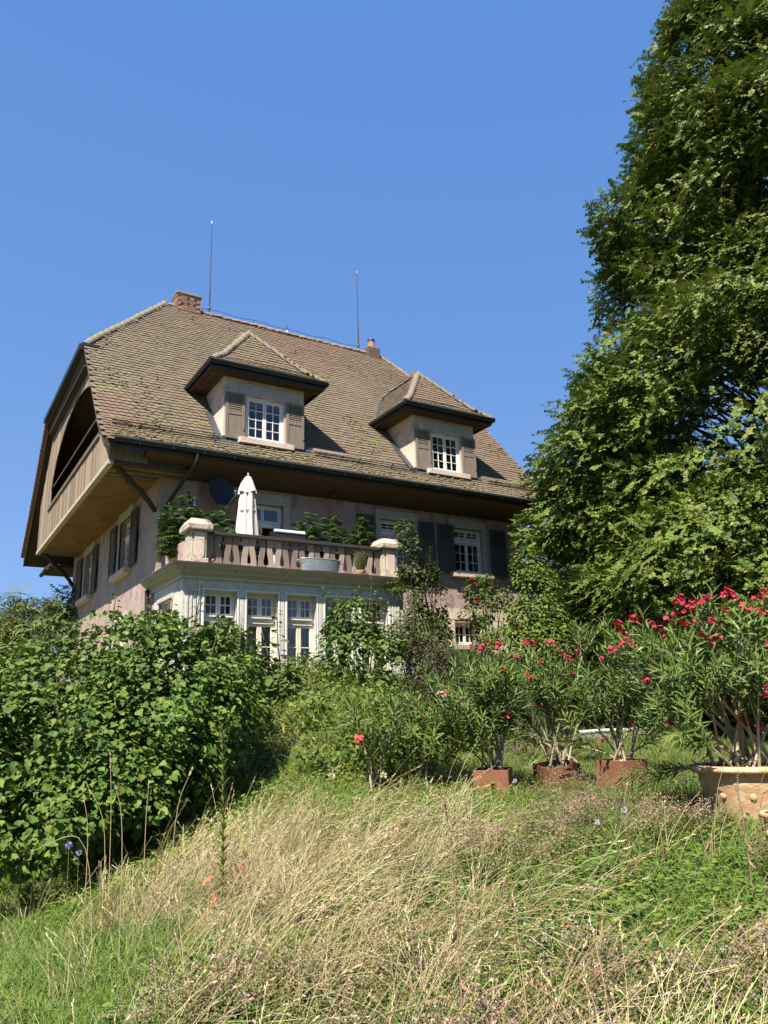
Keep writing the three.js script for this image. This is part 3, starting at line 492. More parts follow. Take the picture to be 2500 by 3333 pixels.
// ---- left gable: gallery with arched opening, boards one by one
const GX = 3.45, GZ0 = -17.36, GZ1 = -28.3, ARC = { c: -22.45, w: 3.88, y: 6.87, h: 2.35 };
{
  const under = (z) => Math.min(roofY(z) - 0.17, 9.5);
  const arcY = (z) => { const t = Math.abs(z - ARC.c) / ARC.w; return t < 1 ? ARC.y + ARC.h * Math.sqrt(1 - t * t) : null; };
  const gal = hp('gallery', uvBox(merge([span(GX + 0.03, S + WT, 5.86, 5.98, GZ1, GZ0), slab([V(S + 0.1, 5.98, -17.8), V(S + 0.1, 5.98, -29), V(S + 0.1, under(-HZ - 1), -25.5), V(S + 0.1, under(-HZ - 1), -21.5)], V(0.1, 0, 0)), span(GX + 0.04, GX + 0.12, 6.8, 6.9, -26.3, -18.6)]), 1), M.darkWood);
  const W = 0.155, mats = [M.board, M.boardPale, M.boardGrey, M.board], r = rng(91);
  for (let z = GZ0 - W / 2; z > GZ1; z -= W) {
    const z0 = z - W / 2 + 0.005, z1 = z + W / 2 - 0.005, d = (r() - 0.5) * 0.01, put = (b0, b1, t0, t1, mat) => {
      if (t0 - b0 < 0.02 && t1 - b1 < 0.02) return;
      const g = slab([V(GX + d, b1, z1), V(GX + d, b0, z0), V(GX + d, Math.max(t0, b0 + 0.01), z0), V(GX + d, Math.max(t1, b1 + 0.01), z1)], V(0.026, 0, 0)); mesh('plank', uvBox(g), mat, gal);
    };
    const a0 = arcY(z0), a1 = arcY(z1), m = mats[Math.floor(r() * 4)];
    if (a0 && a1) { put(5.84, 5.84, ARC.y - 0.05, ARC.y - 0.05, r() < 0.7 ? M.board : M.boardPale); put(a0, a1, under(z0), under(z1), m); }
    else put(5.84, 5.84, under(z0), under(z1), r() < 0.6 ? M.boardPale : m);
  }
  // top rail, thin rod, bottom trim, end wall under the gutter
  mesh('gallery_rail', uvBox(rspan(GX - 0.05, GX + 0.07, ARC.y - 0.07, ARC.y, -26.35, -18.58, 0.01)), M.boardGrey, gal);
  mesh('gallery_rod', merge([rod(V(GX + 0.06, 7.6, -26.2), V(GX + 0.06, 7.6, -18.9), 0.02), rod(V(GX - 0.02, 6.93, -26.3), V(GX - 0.02, 6.93, -18.6), 0.016)]), M.boardGrey, gal);
  mesh('bottom_trim', uvBox(rspan(GX - 0.03, GX + 0.1, 5.74, 5.85, GZ1, GZ0 + 0.02, 0.01)), M.stone, gal);
  for (let x = GX + 0.08; x < 4.25; x += 0.14) mesh('plank', uvBox(span(x - 0.066, x + 0.066, 5.86, mix(6.2, 6.05, (x - GX) / 0.8), GZ0 - 0.02, GZ0 + 0.006 * (1 + (Math.round(x * 100) % 2)))), M.boardGrey, gal);
  // underside: ochre plaster panel framed by wood at both ends
  mesh('gallery_ceiling', uvBox(span(GX + 0.1, S, 5.76, 5.85, -27.4, -18.35)), M.ochre, gal);
  for (const [a, b] of [[-18.35, GZ0], [GZ1, -27.4]]) for (let i = 0; i < 6; i++) mesh('soffit_board', uvBox(span(GX + 0.1, b > -20 ? 5.4 : S, 5.775 + 0.004 * (i % 2), 5.85, mix(a, b, i / 6) + 0.006, mix(a, b, (i + 1) / 6) - 0.006), 1, true), i % 2 ? M.soffit : M.board, gal);
  // half-hip soffit and verge boards
  mesh('half_hip_soffit', uvBox(span(XL, S + 0.1, under(-22) + 0.0, under(-22) + 0.04, hipBackZ + 0.1, hipFrontZ - 0.1)), M.darkWood, gal);
  mesh('half_hip_fascia', uvBox(slab([V(XL - 0.06, roofY(-HZ) - 0.1, hipFrontZ - 0.05), V(XL - 0.06, roofY(-HZ) - 0.1, hipBackZ + 0.05), V(GX - 0.03, 9.46, hipBackZ - 0.45), V(GX - 0.03, 9.46, hipFrontZ + 0.45)], V(0.04, 0.02, 0))), M.darkWood, gal);
  const vb = [];
  for (const [a, b] of [[[-17.05, roofY(-17.05)], [-18, roofY(-18)]], [[-18, roofY(-18)], [-HZ, roofY(-HZ)]], [[-30.2, roofY(-30.2)], [-29, roofY(-29)]], [[-29, roofY(-29)], [hipBackZ, roofY(hipBackZ)]]]) vb.push(slab([V(XL - 0.02, a[1] - 0.02, a[0]), V(XL - 0.02, b[1] - 0.02, b[0]), V(XL - 0.02, b[1] - 0.24, b[0]), V(XL - 0.02, a[1] - 0.24, a[0])], V(0.035, 0, 0)));
  mesh('verge_board', uvBox(merge(vb)), M.darkWood, gal);
  // edge tiles that show along the back verge
  const er = rng(17);
  for (let z = -30.15; z < -26.8; z += 0.115) { const k = mesh('tile', tileGeo, M.brick, gal); k.position.set(XL - 0.05, roofY(z) + 0.02, z); k.rotation.set(0.9, Math.PI, 0.04 * (er() - 0.5)); }
  // braces
  for (const [a, b] of [[V(3.62, 5.8, -17.55), V(4.76, 5.0, -18.25)], [V(3.65, 5.8, -28.1), V(4.76, 4.86, -28.85)]]) {
    const mids = [a, a.clone().lerp(b, 0.3).add(V(0.05, -0.03, 0)), a.clone().lerp(b, 0.55).add(V(0.09, -0.02, 0)), a.clone().lerp(b, 0.8).add(V(0.06, 0, 0)), b];
    mesh('brace', uvBox(merge([limb(mids, 0.075, 0.065, 6), new THREE.SphereGeometry(0.1, 8, 6).translate(mids[1].x, mids[1].y, mids[1].z), new THREE.SphereGeometry(0.095, 8, 6).translate(mids[2].x, mids[2].y, mids[2].z)])), M.darkWood, gal);
  }
}
{ // low roof corner seen behind the gallery
  hp('back_eave', uvBox(merge([slab([V(3.95, 5.62, -29.0), V(3.95, 5.5, -30.25), V(7.5, 5.5, -30.25), V(7.5, 5.62, -29.0)], V(0, -0.1, 0)), rod(V(3.9, 5.46, -29.0), V(3.9, 5.4, -30.3), 0.07, 0.07, 8)])), M.darkWood);
  const b = hp('right_gable', uvBox(slab([V(HOUSE.x1 - 0.2, 5.9, -17.9), V(HOUSE.x1 - 0.2, 5.9, -29), V(HOUSE.x1 - 0.2, 9.8, -26.3), V(HOUSE.x1 - 0.2, 9.8, -20.7)], V(0.2, 0, 0))), M.boardGrey);
}
// ---- dormers
const coat = (o, p) => o.clone().add(p);
DORM.forEach((D, di) => {
  const w = D.x1 - D.x0, z = DF, yB = roofY(DF) - 0.1, bz = -19.9, cheek = (x, dx) => slab([V(x, yB, z - 0.1401), V(x, 8.9, z - 0.1401), V(x, 8.9, -19.55), V(x, roofY(-19.5) - 0.1, -19.5)], V(dx, 0, 0));
  const wx0 = D.xc - 0.53, wx1 = D.xc + 0.53, wy0 = 7.04, wy1 = 8.22;
  const d = hp('dormer', uvBox(merge([extrude(rectPts(D.x0, D.x1, yB - 0.05, 8.9), 0.14, [rectPts(wx0, wx1, wy0, wy1)]).translate(0, 0, z - 0.14), cheek(D.x0, 0.12), cheek(D.x1, -0.12), span(D.x0 + 0.1, D.x1 - 0.1, 8.8, 8.88, -19.5, z - 0.14), span(D.x0 + 0.12, D.x1 - 0.12, yB - 0.3, 8.8, -19.35, -19.3)])), M.plasterCream);
  d.userData.label = di ? 'right dormer' : 'left dormer';
  // roof with a flare: eave points out, kick, ridge
  const ex0 = D.x0 - 0.47, ex1 = D.x1 + 0.47, ez = -17.42, k = 0.42, ky = DE + 0.36, rz0 = -19.05, rz1 = -21.1, E0 = V(ex0, DE, ez), E1 = V(ex1, DE, ez), K0 = V(ex0 + k, ky, ez - k), K1 = V(ex1 - k, ky, ez - k), A = V(D.xc, DP, rz0), Bk = V(D.xc, DP, rz1), th = V(0, -0.09, 0);
  const roof = mesh('dormer_roof', uvBox(merge([slab([E0, E1, K1, K0], th), slab([K0, K1, A], th), slab([V(ex0, DE, -19.5), E0, K0, V(ex0 + k, ky, -19.9)], th), slab([V(ex0 + k, ky, -19.9), K0, A, Bk], th), slab([E1, V(ex1, DE, -19.5), V(ex1 - k, ky, -19.9), K1], th), slab([K1, V(ex1 - k, ky, -19.9), Bk, A], th)])), M.darkWood, house);
  roof.position.copy(d.position);
  const run = (o, along, upv, len, hgt, inside, seed, nn) => layTiles(roof, o, along, upv, len, hgt, inside, seed, nn);
  const upA = K0.clone().sub(E0); upA.x = 0; upA.normalize(); const upB = V(0, DP - ky, A.z - K0.z).normalize();
  run(E0.clone().addScaledVector(upA, -0.05), V(1, 0, 0), upA, ex1 - ex0, 0.55, (p) => { const t = (ez - p.z); return p.x > ex0 + t - 0.02 && p.x < ex1 - t + 0.02; }, 40 + di, 40);
  run(V(ex0 + k, ky, ez - k), V(1, 0, 0), upB, ex1 - ex0 - 2 * k, V(0, DP - ky, A.z - K0.z).length(), (p) => { const t = (p.y - ky) / (DP - ky), l = mix(ex0 + k, D.xc, t), rr = mix(ex1 - k, D.xc, t); return p.x > l && p.x < rr; }, 50 + di, 75);
  // left flank (and right, which the photo hardly shows)
  const back = (p) => p.y > roofY(p.z) - 0.02;
  const upL2 = V(k, ky - DE, 0).normalize(), upL3 = V(D.xc - ex0 - k, DP - ky, 0).normalize();
  run(V(ex0, DE, -19.9).addScaledVector(upL2, -0.04), V(0, 0, 1), upL2, 19.9 + ez, 0.55, (p) => back(p) && p.z < ez - (p.x - ex0) - 0.07, 60 + di, di ? 30 : 0);
  run(V(ex0 + k, ky, -21.4), V(0, 0, 1), upL3, 21.4 + ez - k, V(D.xc - ex0 - k, DP - ky, 0).length(), (p) => { const t = (p.y - ky) / (DP - ky); return back(p) && p.z < mix(K0.z, A.z, t) - 0.06; }, 70 + di, di ? 60 : 0);
  const upR2 = V(-k, ky - DE, 0).normalize(), upR3 = V(-(D.xc - ex0 - k), DP - ky, 0).normalize();
  run(V(ex1, DE, ez).addScaledVector(upR2, -0.04), V(0, 0, -1), upR2, 19.9 + ez, 0.55, (p) => back(p) && p.z < ez - (ex1 - p.x) - 0.07, 80 + di, 0);
  run(V(ex1 - k, ky, ez - k), V(0, 0, -1), upR3, 21.4 + ez - k, V(D.xc - ex0 - k, DP - ky, 0).length(), (p) => { const t = (p.y - ky) / (DP - ky); return back(p) && p.z < mix(K0.z, A.z, t) - 0.06; }, 90 + di, 0);
  const lift = (p) => p.clone().add(V(0, 0.035, 0.01));
  const pk = (t, r) => (r() < (di ? 0.1 : 0.3) ? M.ridgeMoss : M.ridge);
  caps(roof, lift(E0), lift(K0), pk, 21, 0.95); caps(roof, lift(K0), lift(A), pk, 22, 0.95); caps(roof, lift(E1), lift(K1), pk, 23, 0.95); caps(roof, lift(K1), lift(A), pk, 24, 0.95); caps(roof, lift(A), lift(V(D.xc, DP, rz1 + 0.1)), pk, 25, 0.95);
  // eave: gutter on three sides, boarded soffit
  const gy = DE - 0.02, gut = [gutterRun('g', V(ex0 - 0.06, gy, ez + 0.05), V(ex1 + 0.06, gy, ez + 0.05)), rod(V(ex0 - 0.06, gy - 0.01, ez + 0.05), V(ex1 + 0.06, gy - 0.01, ez + 0.05), 0.06, 0.06, 8), rod(V(ex0 - 0.05, gy - 0.01, ez + 0.05), V(ex0 - 0.05, gy - 0.01, -19.45), 0.065, 0.065, 8), rod(V(ex1 + 0.05, gy - 0.01, ez + 0.05), V(ex1 + 0.05, gy - 0.01, -19.45), 0.065, 0.065, 8), span(ex0 + 0.02, ex1 - 0.02, gy - 0.17, gy - 0.05, ez - 0.03, ez), span(ex0 + 0.0, ex0 + 0.03, gy - 0.17, gy - 0.05, -19.4, ez), span(ex1 - 0.03, ex1, gy - 0.17, gy - 0.05, -19.4, ez)];
  const gm = mesh('dormer_gutter', merge(gut), M.gutter, house); gm.position.copy(d.position);
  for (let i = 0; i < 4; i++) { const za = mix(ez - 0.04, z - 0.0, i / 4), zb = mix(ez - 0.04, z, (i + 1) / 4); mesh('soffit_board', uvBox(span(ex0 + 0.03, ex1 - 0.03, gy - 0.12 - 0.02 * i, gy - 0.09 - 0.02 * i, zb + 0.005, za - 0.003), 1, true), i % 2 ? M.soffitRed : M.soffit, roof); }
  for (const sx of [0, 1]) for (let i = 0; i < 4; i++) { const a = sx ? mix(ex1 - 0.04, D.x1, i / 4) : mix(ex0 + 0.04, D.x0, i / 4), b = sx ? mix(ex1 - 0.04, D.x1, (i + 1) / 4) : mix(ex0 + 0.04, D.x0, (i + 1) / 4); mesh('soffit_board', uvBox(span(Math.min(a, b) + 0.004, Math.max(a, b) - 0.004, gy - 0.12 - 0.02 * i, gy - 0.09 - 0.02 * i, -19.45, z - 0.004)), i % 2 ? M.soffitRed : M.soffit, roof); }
  // window, shutters, lead flashing
  const win = windowUnit('dormer_window', { w: wx1 - wx0, h: wy1 - wy0, rowsB: 4, colsB: 2, recess: 0.06, f: 0.05, sash: 0.05 }, { pos: V(D.xc, wy0, z) });
  mesh('surround', uvBox(merge([rspan(-0.76, -0.53, 0, 1.24, 0.002, 0.03), rspan(0.53, 0.76, 0, 1.24, 0.002, 0.03), rspan(-0.76, 0.76, 1.24, 1.55, 0.002, 0.034), rspan(-0.6, 0.6, 1.22, 1.3, 0.002, 0.05)])), M.surround, win);
  mesh('sill', uvBox(rspan(-0.76, 0.76, -0.17, -0.02, -0.05, 0.2, 0.012)), M.sill, win);
  for (const sx of [-1, 1]) shutter(0.52, 1.26, { pos: V(D.xc + sx * 0.84, 6.98, z + 0.045), tilt: sx * -0.006 }, M.shutter, 0.44, 8);
  const fl = merge([slab([V(D.x0 - 0.03, roofY(z) + 0.05, z + 0.06), V(D.x0 - 0.03, roofY(-19.2) + 0.05, -19.2), V(D.x0 - 0.2, roofY(-19.2) + 0.04, -19.2), V(D.x0 - 0.2, roofY(z) + 0.04, z + 0.06)], V(0, -0.012, 0)), slab([V(D.x1 + 0.03, roofY(z) + 0.05, z + 0.06), V(D.x1 + 0.2, roofY(z) + 0.04, z + 0.06), V(D.x1 + 0.2, roofY(-19.2) + 0.04, -19.2), V(D.x1 + 0.03, roofY(-19.2) + 0.05, -19.2)], V(0, -0.012, 0)), slab([V(D.x0 - 0.2, roofY(z) + 0.05, z + 0.02), V(D.x1 + 0.2, roofY(z) + 0.05, z + 0.02), V(D.x1 + 0.2, roofY(z + 0.22) + 0.045, z + 0.22), V(D.x0 - 0.2, roofY(z + 0.22) + 0.045, z + 0.22)], V(0, -0.012, 0)), span(D.x0 - 0.02, D.x1 + 0.02, roofY(z), roofY(z) + 0.14, z, z + 0.02)]);
  hp('flashing', uvBox(fl), M.lead);
  if (di) hp('flashing', uvBox(slab([V(11.95, 9.12, -19.6), V(12.15, 9.14, -19.6), V(12.95, 10.3, -20.6), V(12.67, 10.28, -20.62)], V(0, -0.012, 0.03))), M.lead);
});

// ---- bay with five tall windows, cornice, terrace
const BX0 = S, BX1 = 10.28, bayWin = []; for (let i = 0; i < 5; i++) bayWin.push([5.26 + i * 0.955, 5.26 + i * 0.955 + 0.735]);
{
  const bot = 0.15, top = 2.74;
  const front = extrude(rectPts(BX0, BX1, GY - 1, 3.0), 0.3, bayWin.map((w) => rectPts(w[0], w[1], bot, top))).translate(0, 0, B - 0.3);
  const left = extrude(rectPts(F, B - 0.3, GY - 1, 3.0), 0.3, [rectPts(-17.55, -16.55, bot, top - 0.1)]).rotateY(-Math.PI / 2).translate(BX0 + 0.3 - 0.012, 0, 0);
  const right = span(BX1 - 0.3, BX1, GY - 1, 3.0, F, B - 0.3);
  const bay = hp('bay', uvBox(merge([front, left, right, span(BX0 + 0.28, BX1 - 0.3, 0.0, 0.1, F, B - 0.3)])), M.bay);
  bay.userData.label = 'cream painted ground floor bay';
  // fluted pilasters at the corners, flat ones between the windows, raised borders round each opening
  for (const x0 of [4.86, 9.84]) { const p = []; for (let i = 0; i < 4; i++) p.push(rspan(x0 + i * 0.082, x0 + i * 0.082 + 0.064, 0.2, 2.7, B - 0.02, B + 0.032, 0.014)); p.push(rspan(x0 - 0.02, x0 + 0.34, 2.7, 2.76, B - 0.02, B + 0.04, 0.01)); mesh('pilaster', uvBox(merge(p)), M.bay, bay); }
  bayWin.forEach((w, i) => {
    const b = 0.045, fr = merge([rspan(w[0] - b, w[0], bot, top, B - 0.03, B + 0.024, 0.008), rspan(w[1], w[1] + b, bot, top, B - 0.03, B + 0.024, 0.008), rspan(w[0] - b, w[1] + b, top, top + b, B - 0.03, B + 0.026, 0.008)]);
    mesh('window_border', uvBox(fr), M.white, bay);
    if (i) mesh('pilaster', uvBox(merge([rspan(w[0] - 0.155, w[0] - 0.065, 0.2, 2.58, B - 0.02, B + 0.02, 0.008), rspan(w[0] - 0.17, w[0] - 0.05, 2.6, 2.97, B - 0.02, B + 0.018, 0.008)])), M.bay, bay);
    windowUnit('bay_window', { w: w[1] - w[0], h: top - bot, transom: 1.98, rowsT: 2, colsT: 2, rowsB: 4, colsB: 1, recess: 0.2, f: 0.04, sash: 0.055, mat: i ? M.cream : M.white, curtain: i + 11 }, { pos: V(mid(w[0], w[1]), bot, B) });
  });
  windowUnit('bay_window', { w: 1.0, h: top - bot - 0.1, transom: 1.95, rowsT: 2, colsT: 2, rowsB: 3, colsB: 1, recess: 0.2, surround: 0.1, head: 0.1 }, { pos: V(BX0 - 0.012, bot, -17.05), turn: -Math.PI / 2 });
  // cornice swept round the three sides
  const prof = [[0, 2.97], [0.045, 2.97], [0.05, 3.02], [0.075, 3.02], [0.085, 3.075], [0.12, 3.09], [0.15, 3.1], [0.15, 3.135], [0.18, 3.15], [0.215, 3.175], [0.25, 3.21], [0.275, 3.215], [0.275, 3.25], [-0.35, 3.25], [-0.35, 2.97]];
  const path = [[BX0, -18.29, -1, 0], [BX0, B, -1, 1], [BX1, B, 1, 1], [BX1, -18.0, 1, 0]], sweep = (pr) => {
    const pos = [], P = (c, q) => [c[0] + c[2] * q[0], q[1], c[1] + c[3] * q[0]];
    const tri = (a, b, c) => pos.push(...a, ...b, ...c);
    for (let i = 0; i < path.length - 1; i++) for (let j = 0; j < pr.length; j++) { const j2 = (j + 1) % pr.length, a = P(path[i], pr[j]), b = P(path[i + 1], pr[j]), c = P(path[i + 1], pr[j2]), d = P(path[i], pr[j2]); tri(a, b, c); tri(a, c, d); }
    for (const i of [0, path.length - 1]) for (let j = 1; j < pr.length - 1; j++) { const a = P(path[i], pr[0]), b = P(path[i], pr[j]), c = P(path[i], pr[j + 1]); i ? tri(a, b, c) : tri(a, c, b); }
    const g = new THREE.BufferGeometry(); g.setAttribute('position', new THREE.Float32BufferAttribute(pos, 3)); g.computeVertexNormals(); return prep(g);
  };
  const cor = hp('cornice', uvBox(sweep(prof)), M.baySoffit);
  mesh('cornice_fascia', uvBox(sweep([[0.152, 3.098], [0.156, 3.098], [0.156, 3.14], [0.152, 3.14]].map(([a, b]) => [a, b]).concat())), M.bay, cor);
  mesh('cornice_fascia', uvBox(sweep([[0.048, 2.968], [0.054, 2.966], [0.054, 3.018], [0.048, 3.018]])), M.bay, cor);
  mesh('metal_edge', sweep([[0.2, 3.251], [0.29, 3.245], [0.295, 3.215], [0.3, 3.215], [0.3, 3.272], [0.2, 3.276]]), M.flashing, cor);
  hp('terrace_floor', uvBox(span(BX0 - 0.2, BX1 + 0.2, 3.1, 3.27, F, B + 0.2)), M.stone);
}
// ---- balustrade
{
  const z = -16.1, pil = (x0, x1, zc0, zc1, label) => {
    const p = hp('balcony_pillar', uvBox(merge([rspan(x0, x1, 3.42, 4.05, zc1, zc0, 0.03), rspan(x0 - 0.03, x1 + 0.03, 3.26, 3.44, zc1 - 0.03, zc0 + 0.03, 0.02)])), M.stone);
    const w = x1 - x0, cx = mid(x0, x1), cz = mid(zc0, zc1), dz = zc0 - zc1;
    const oval = (ww) => { const s = []; for (let i = 0; i <= 12; i++) { const a = Math.PI + (i / 12) * Math.PI; s.push([Math.cos(a) * ww, -0.2 + Math.sin(a) * ww]); } s.push([ww, 0.23], [ww - 0.03, 0.27], [-ww + 0.03, 0.27], [-ww, 0.23]); return s; };
    mesh('panel', uvBox(extrude(oval(w * 0.31), 0.025, [], 0.006).translate(cx, 3.74, zc0 - 0.006)), M.sill, p);
    mesh('panel', uvBox(extrude(oval(dz * 0.25), 0.02, [], 0.006).rotateY(-Math.PI / 2).translate(x0 + 0.006, 3.74, cz)), M.stone, p);
    const cap = new THREE.CylinderGeometry(0.62, 0.94, 0.15, 4, 1).rotateY(Math.PI / 4).scale((w + 0.2) / 1.33, 1, (dz + 0.2) / 1.33).translate(cx, 4.235, cz);
    mesh('pillar_cap', uvBox(merge([rspan(x0 - 0.1, x1 + 0.1, 4.05, 4.16, zc1 - 0.1, zc0 + 0.1, 0.02), cap])), M.stone, p);
    return p;
  };
  pil(4.96, 5.32, -15.93, -16.42); pil(9.8, 10.18, -15.93, -16.42);
  hp('parapet', uvBox(merge([rspan(4.96, 5.2, 3.27, 3.92, -18, -16.44, 0.02), rspan(9.95, 10.18, 3.27, 3.92, -18, -16.44, 0.02)])), M.plaster);
  const bal = hp('balustrade', uvBox(merge([rspan(5.32, 9.8, 4.0, 4.08, z - 0.09, z + 0.11, 0.012), rspan(5.32, 9.8, 3.93, 4.0, z - 0.05, z - 0.02, 0.006)]), 1, true), M.rail);
  const n = 22, pitch = (9.8 - 5.32) / n, y0 = 3.29, y1 = 4.0, H = y1 - y0;
  // half-width of the cut-out between two boards, bottom to top; every other gap is turned upside down
  const vase = [[0.05, 0.006], [0.08, 0.04], [0.1, 0.012], [0.14, 0.01], [0.3, 0.018], [0.5, 0.036], [0.66, 0.06], [0.76, 0.066], [0.79, 0.054], [0.82, 0.016], [0.86, 0.01], [0.88, 0.036], [0.92, 0.026], [0.955, 0.006]];
  const g = (i, t) => { const tt = i % 2 ? 1 - t : t; if (tt <= 0.05 || tt >= 0.955) return 0.002; for (let k = 1; k < vase.length; k++) if (tt <= vase[k][0]) return mix(vase[k - 1][1], vase[k][1], (tt - vase[k - 1][0]) / (vase[k][0] - vase[k - 1][0])); return 0.002; };
  const ts = [0, 0.03, 0.05, 0.08, 0.1, 0.12, 0.14, 0.18, 0.21, 0.24, 0.3, 0.34, 0.42, 0.5, 0.58, 0.66, 0.7, 0.76, 0.79, 0.82, 0.86, 0.88, 0.9, 0.92, 0.955, 0.98, 1];
  const shape = [0, 1].map((odd) => { const l = [], r = []; for (const t of ts) { l.push([g(odd, t), y0 + t * H]); r.push([pitch - g(odd + 1, t), y0 + t * H]); } return uvBox(extrude([...l, ...r.reverse()], 0.026)); });
  for (let i = 0; i < n; i++) { const b = mesh('baluster_board', shape[i % 2], [M.fence, M.fence, M.boardGrey][Math.floor(R() * 3)], bal); b.position.set(5.32 + i * pitch, (R() - 0.5) * 0.012, z + (R() - 0.5) * 0.008); b.rotation.z = (R() - 0.5) * 0.008; }
}
// ---------------------------------------------------------------- things on and at the house
const HY = EYE;                                        // house heights + HY = world heights
{ // closed parasol
  const t = thing('parasol', 'closed cream parasol standing on the balcony', 'parasol', 6.5, 3.27 + HY, -16.62), r = rng(3);
  const folds = (ys, rs, seed, drop) => {
    const n = 48, pos = [], idx = [];
    ys.forEach((y, i) => { for (let k = 0; k < n; k++) { const a = (k / n) * Math.PI * 2, f = 1 + (0.15 * Math.cos(a * 8 + seed + 0.25 * Math.sin(i * 1.3)) + 0.1 * Math.cos(a * 3 + 1 + i * 0.4) + 0.05 * Math.cos(a * 13 + i)) * Math.min(1, i / 2), rr = rs[i] * f; pos.push(Math.cos(a) * rr, y - (i === ys.length - 1 ? drop * (0.5 + 0.5 * Math.cos(a * 4 + seed * 2)) : 0), Math.sin(a) * rr); } });
    for (let i = 0; i < ys.length - 1; i++) for (let k = 0; k < n; k++) { const a = i * n + k, b = i * n + ((k + 1) % n); idx.push(a, b, a + n, b, b + n, a + n); }
    const g = new THREE.BufferGeometry(); g.setAttribute('position', new THREE.Float32BufferAttribute(pos, 3)); g.setIndex(idx); g.computeVertexNormals(); return prep(g);
  };
  const cloth = M.cloth.clone(); cloth.side = THREE.DoubleSide;
  mesh('canopy', folds([2.12, 2.0, 1.75, 1.45, 1.15, 0.92], [0.1, 0.16, 0.185, 0.2, 0.225, 0.245], 0.4, 0.08), cloth, t);
  mesh('top_flap', folds([2.4, 2.36, 2.22, 2.08, 1.98], [0.015, 0.07, 0.13, 0.175, 0.2], 2.2, 0.05), cloth, t);
  mesh('pole', uvBox(merge([rod(V(0, 0, 0), V(0, 2.42, 0), 0.024, 0.02, 10)])), M.board, t);
  mesh('tie_strap', prep(new THREE.TorusGeometry(0.2, 0.012, 6, 28).rotateX(Math.PI / 2).scale(1, 1.6, 1).translate(0, 1.52, 0)), cloth, t);
  mesh('finial', new THREE.SphereGeometry(0.025, 8, 6).translate(0, 2.44, 0), M.white, t);
  mesh('base', new THREE.CylinderGeometry(0.26, 0.3, 0.09, 18).translate(0, 0.045, 0), M.stone, t);
}
{ // satellite dish
  const t = thing('satellite_dish', 'dark satellite dish on the wall beside the parasol', 'satellite dish', 6.2, 5.5 + HY, -17.66);
  const pts = []; for (let i = 0; i <= 10; i++) { const q = i / 10; pts.push(new THREE.Vector2(0.385 * q, 0.075 * q * q)); } for (let i = 10; i >= 0; i--) { const q = i / 10; pts.push(new THREE.Vector2(0.38 * q, 0.075 * q * q - 0.008)); }
  const face = new THREE.Group(); const d = mesh('reflector', prep(new THREE.LatheGeometry(pts, 32).rotateX(Math.PI / 2).scale(0.94, 1.06, 1)), M.dish, t); d.rotation.set(-0.28, 0.12, 0);
  mesh('arm', merge([rod(V(0.12, -0.4, 0.0), V(0.26, -0.1, 0.42), 0.015, 0.015, 8)]), M.chrome, t);
  mesh('receiver', merge([rod(V(0.2, -0.1, 0.36), V(0.2, -0.06, 0.47), 0.03, 0.035, 10), rod(V(0.31, -0.12, 0.38), V(0.31, -0.07, 0.49), 0.026, 0.032, 10), rod(V(0.17, -0.09, 0.4), V(0.34, -0.11, 0.42), 0.014)]), M.chrome, t);
  mesh('bracket', merge([rod(V(0, -0.05, -0.02), V(0, -0.2, -0.3), 0.025), rod(V(0, 0.1, -0.02), V(0, -0.2, -0.3), 0.02)]), M.iron, t);
}
{ // grill behind the rail
  const t = thing('barbecue_grill', 'black barbecue with a pale bar along its lid', 'barbecue', 7.55, 3.27 + HY, -16.75);
  mesh('lid', extrude([[-0.25, 0.86], [0.25, 0.86], [0.24, 1.02], [0.12, 1.13], [-0.12, 1.13], [-0.24, 1.02]], 0.8).rotateY(Math.PI / 2).translate(-0.4, 0, 0), M.black, t);
  mesh('lid_bar', uvBox(rbox(0.82, 0.085, 0.08, 0.03, 0, 1.1, 0.22)), std({ color: [0.72, 0.72, 0.74], roughness: 0.3 }), t);
  mesh('firebox', rspan(-0.38, 0.38, 0.62, 0.86, -0.24, 0.24, 0.02), M.black, t);
  for (const sx of [-1, 1]) for (const sz of [-1, 1]) mesh('leg', rspan(sx * 0.34 - 0.02, sx * 0.34 + 0.02, 0, 0.62, sz * 0.2 - 0.02, sz * 0.2 + 0.02, 0.004), M.black, t);
}
{ // zinc tub on the ledge
  const t = thing('zinc_tub', 'oval zinc tub on the ledge in front of the balusters', 'tub', 7.98, 3.276 + HY, -15.8);
  const shell = (pts) => prep(new THREE.LatheGeometry(pts.map((p) => new THREE.Vector2(...p)), 40));
  mesh('bowl', uvBox(shell([[0, 0.012], [0.42, 0.012], [0.44, 0.03], [0.5, 0.3], [0.49, 0.3], [0.43, 0.04], [0, 0.03]]).scale(1.06, 1, 0.38)), M.zinc, t);
  mesh('rim', uvBox(prep(new THREE.TorusGeometry(0.5, 0.013, 6, 44).rotateX(Math.PI / 2).translate(0, 0.302, 0)).scale(1.06, 1, 0.38)), M.zinc, t);
  for (const sx of [-1, 1]) mesh('handle', tube([V(sx * 0.5, 0.24, -0.07), V(sx * 0.58, 0.26, -0.05), V(sx * 0.6, 0.26, 0), V(sx * 0.58, 0.26, 0.05), V(sx * 0.5, 0.24, 0.07)], 0.01, 6, 14), M.zinc, t);
}
{ const t = thing('post', 'thin grey post among the plants at the left end of the balcony', 'post', 5.45, 3.27 + HY, -17.4); mesh('shaft', uvBox(rspan(-0.03, 0.03, 0, 1.95, -0.03, 0.03, 0.006)), std({ color: [0.4, 0.42, 0.44], roughness: 0.6 }), t); mesh('plate', rspan(-0.13, -0.03, 1.75, 1.9, -0.02, 0.02, 0.006), M.iron, t); }

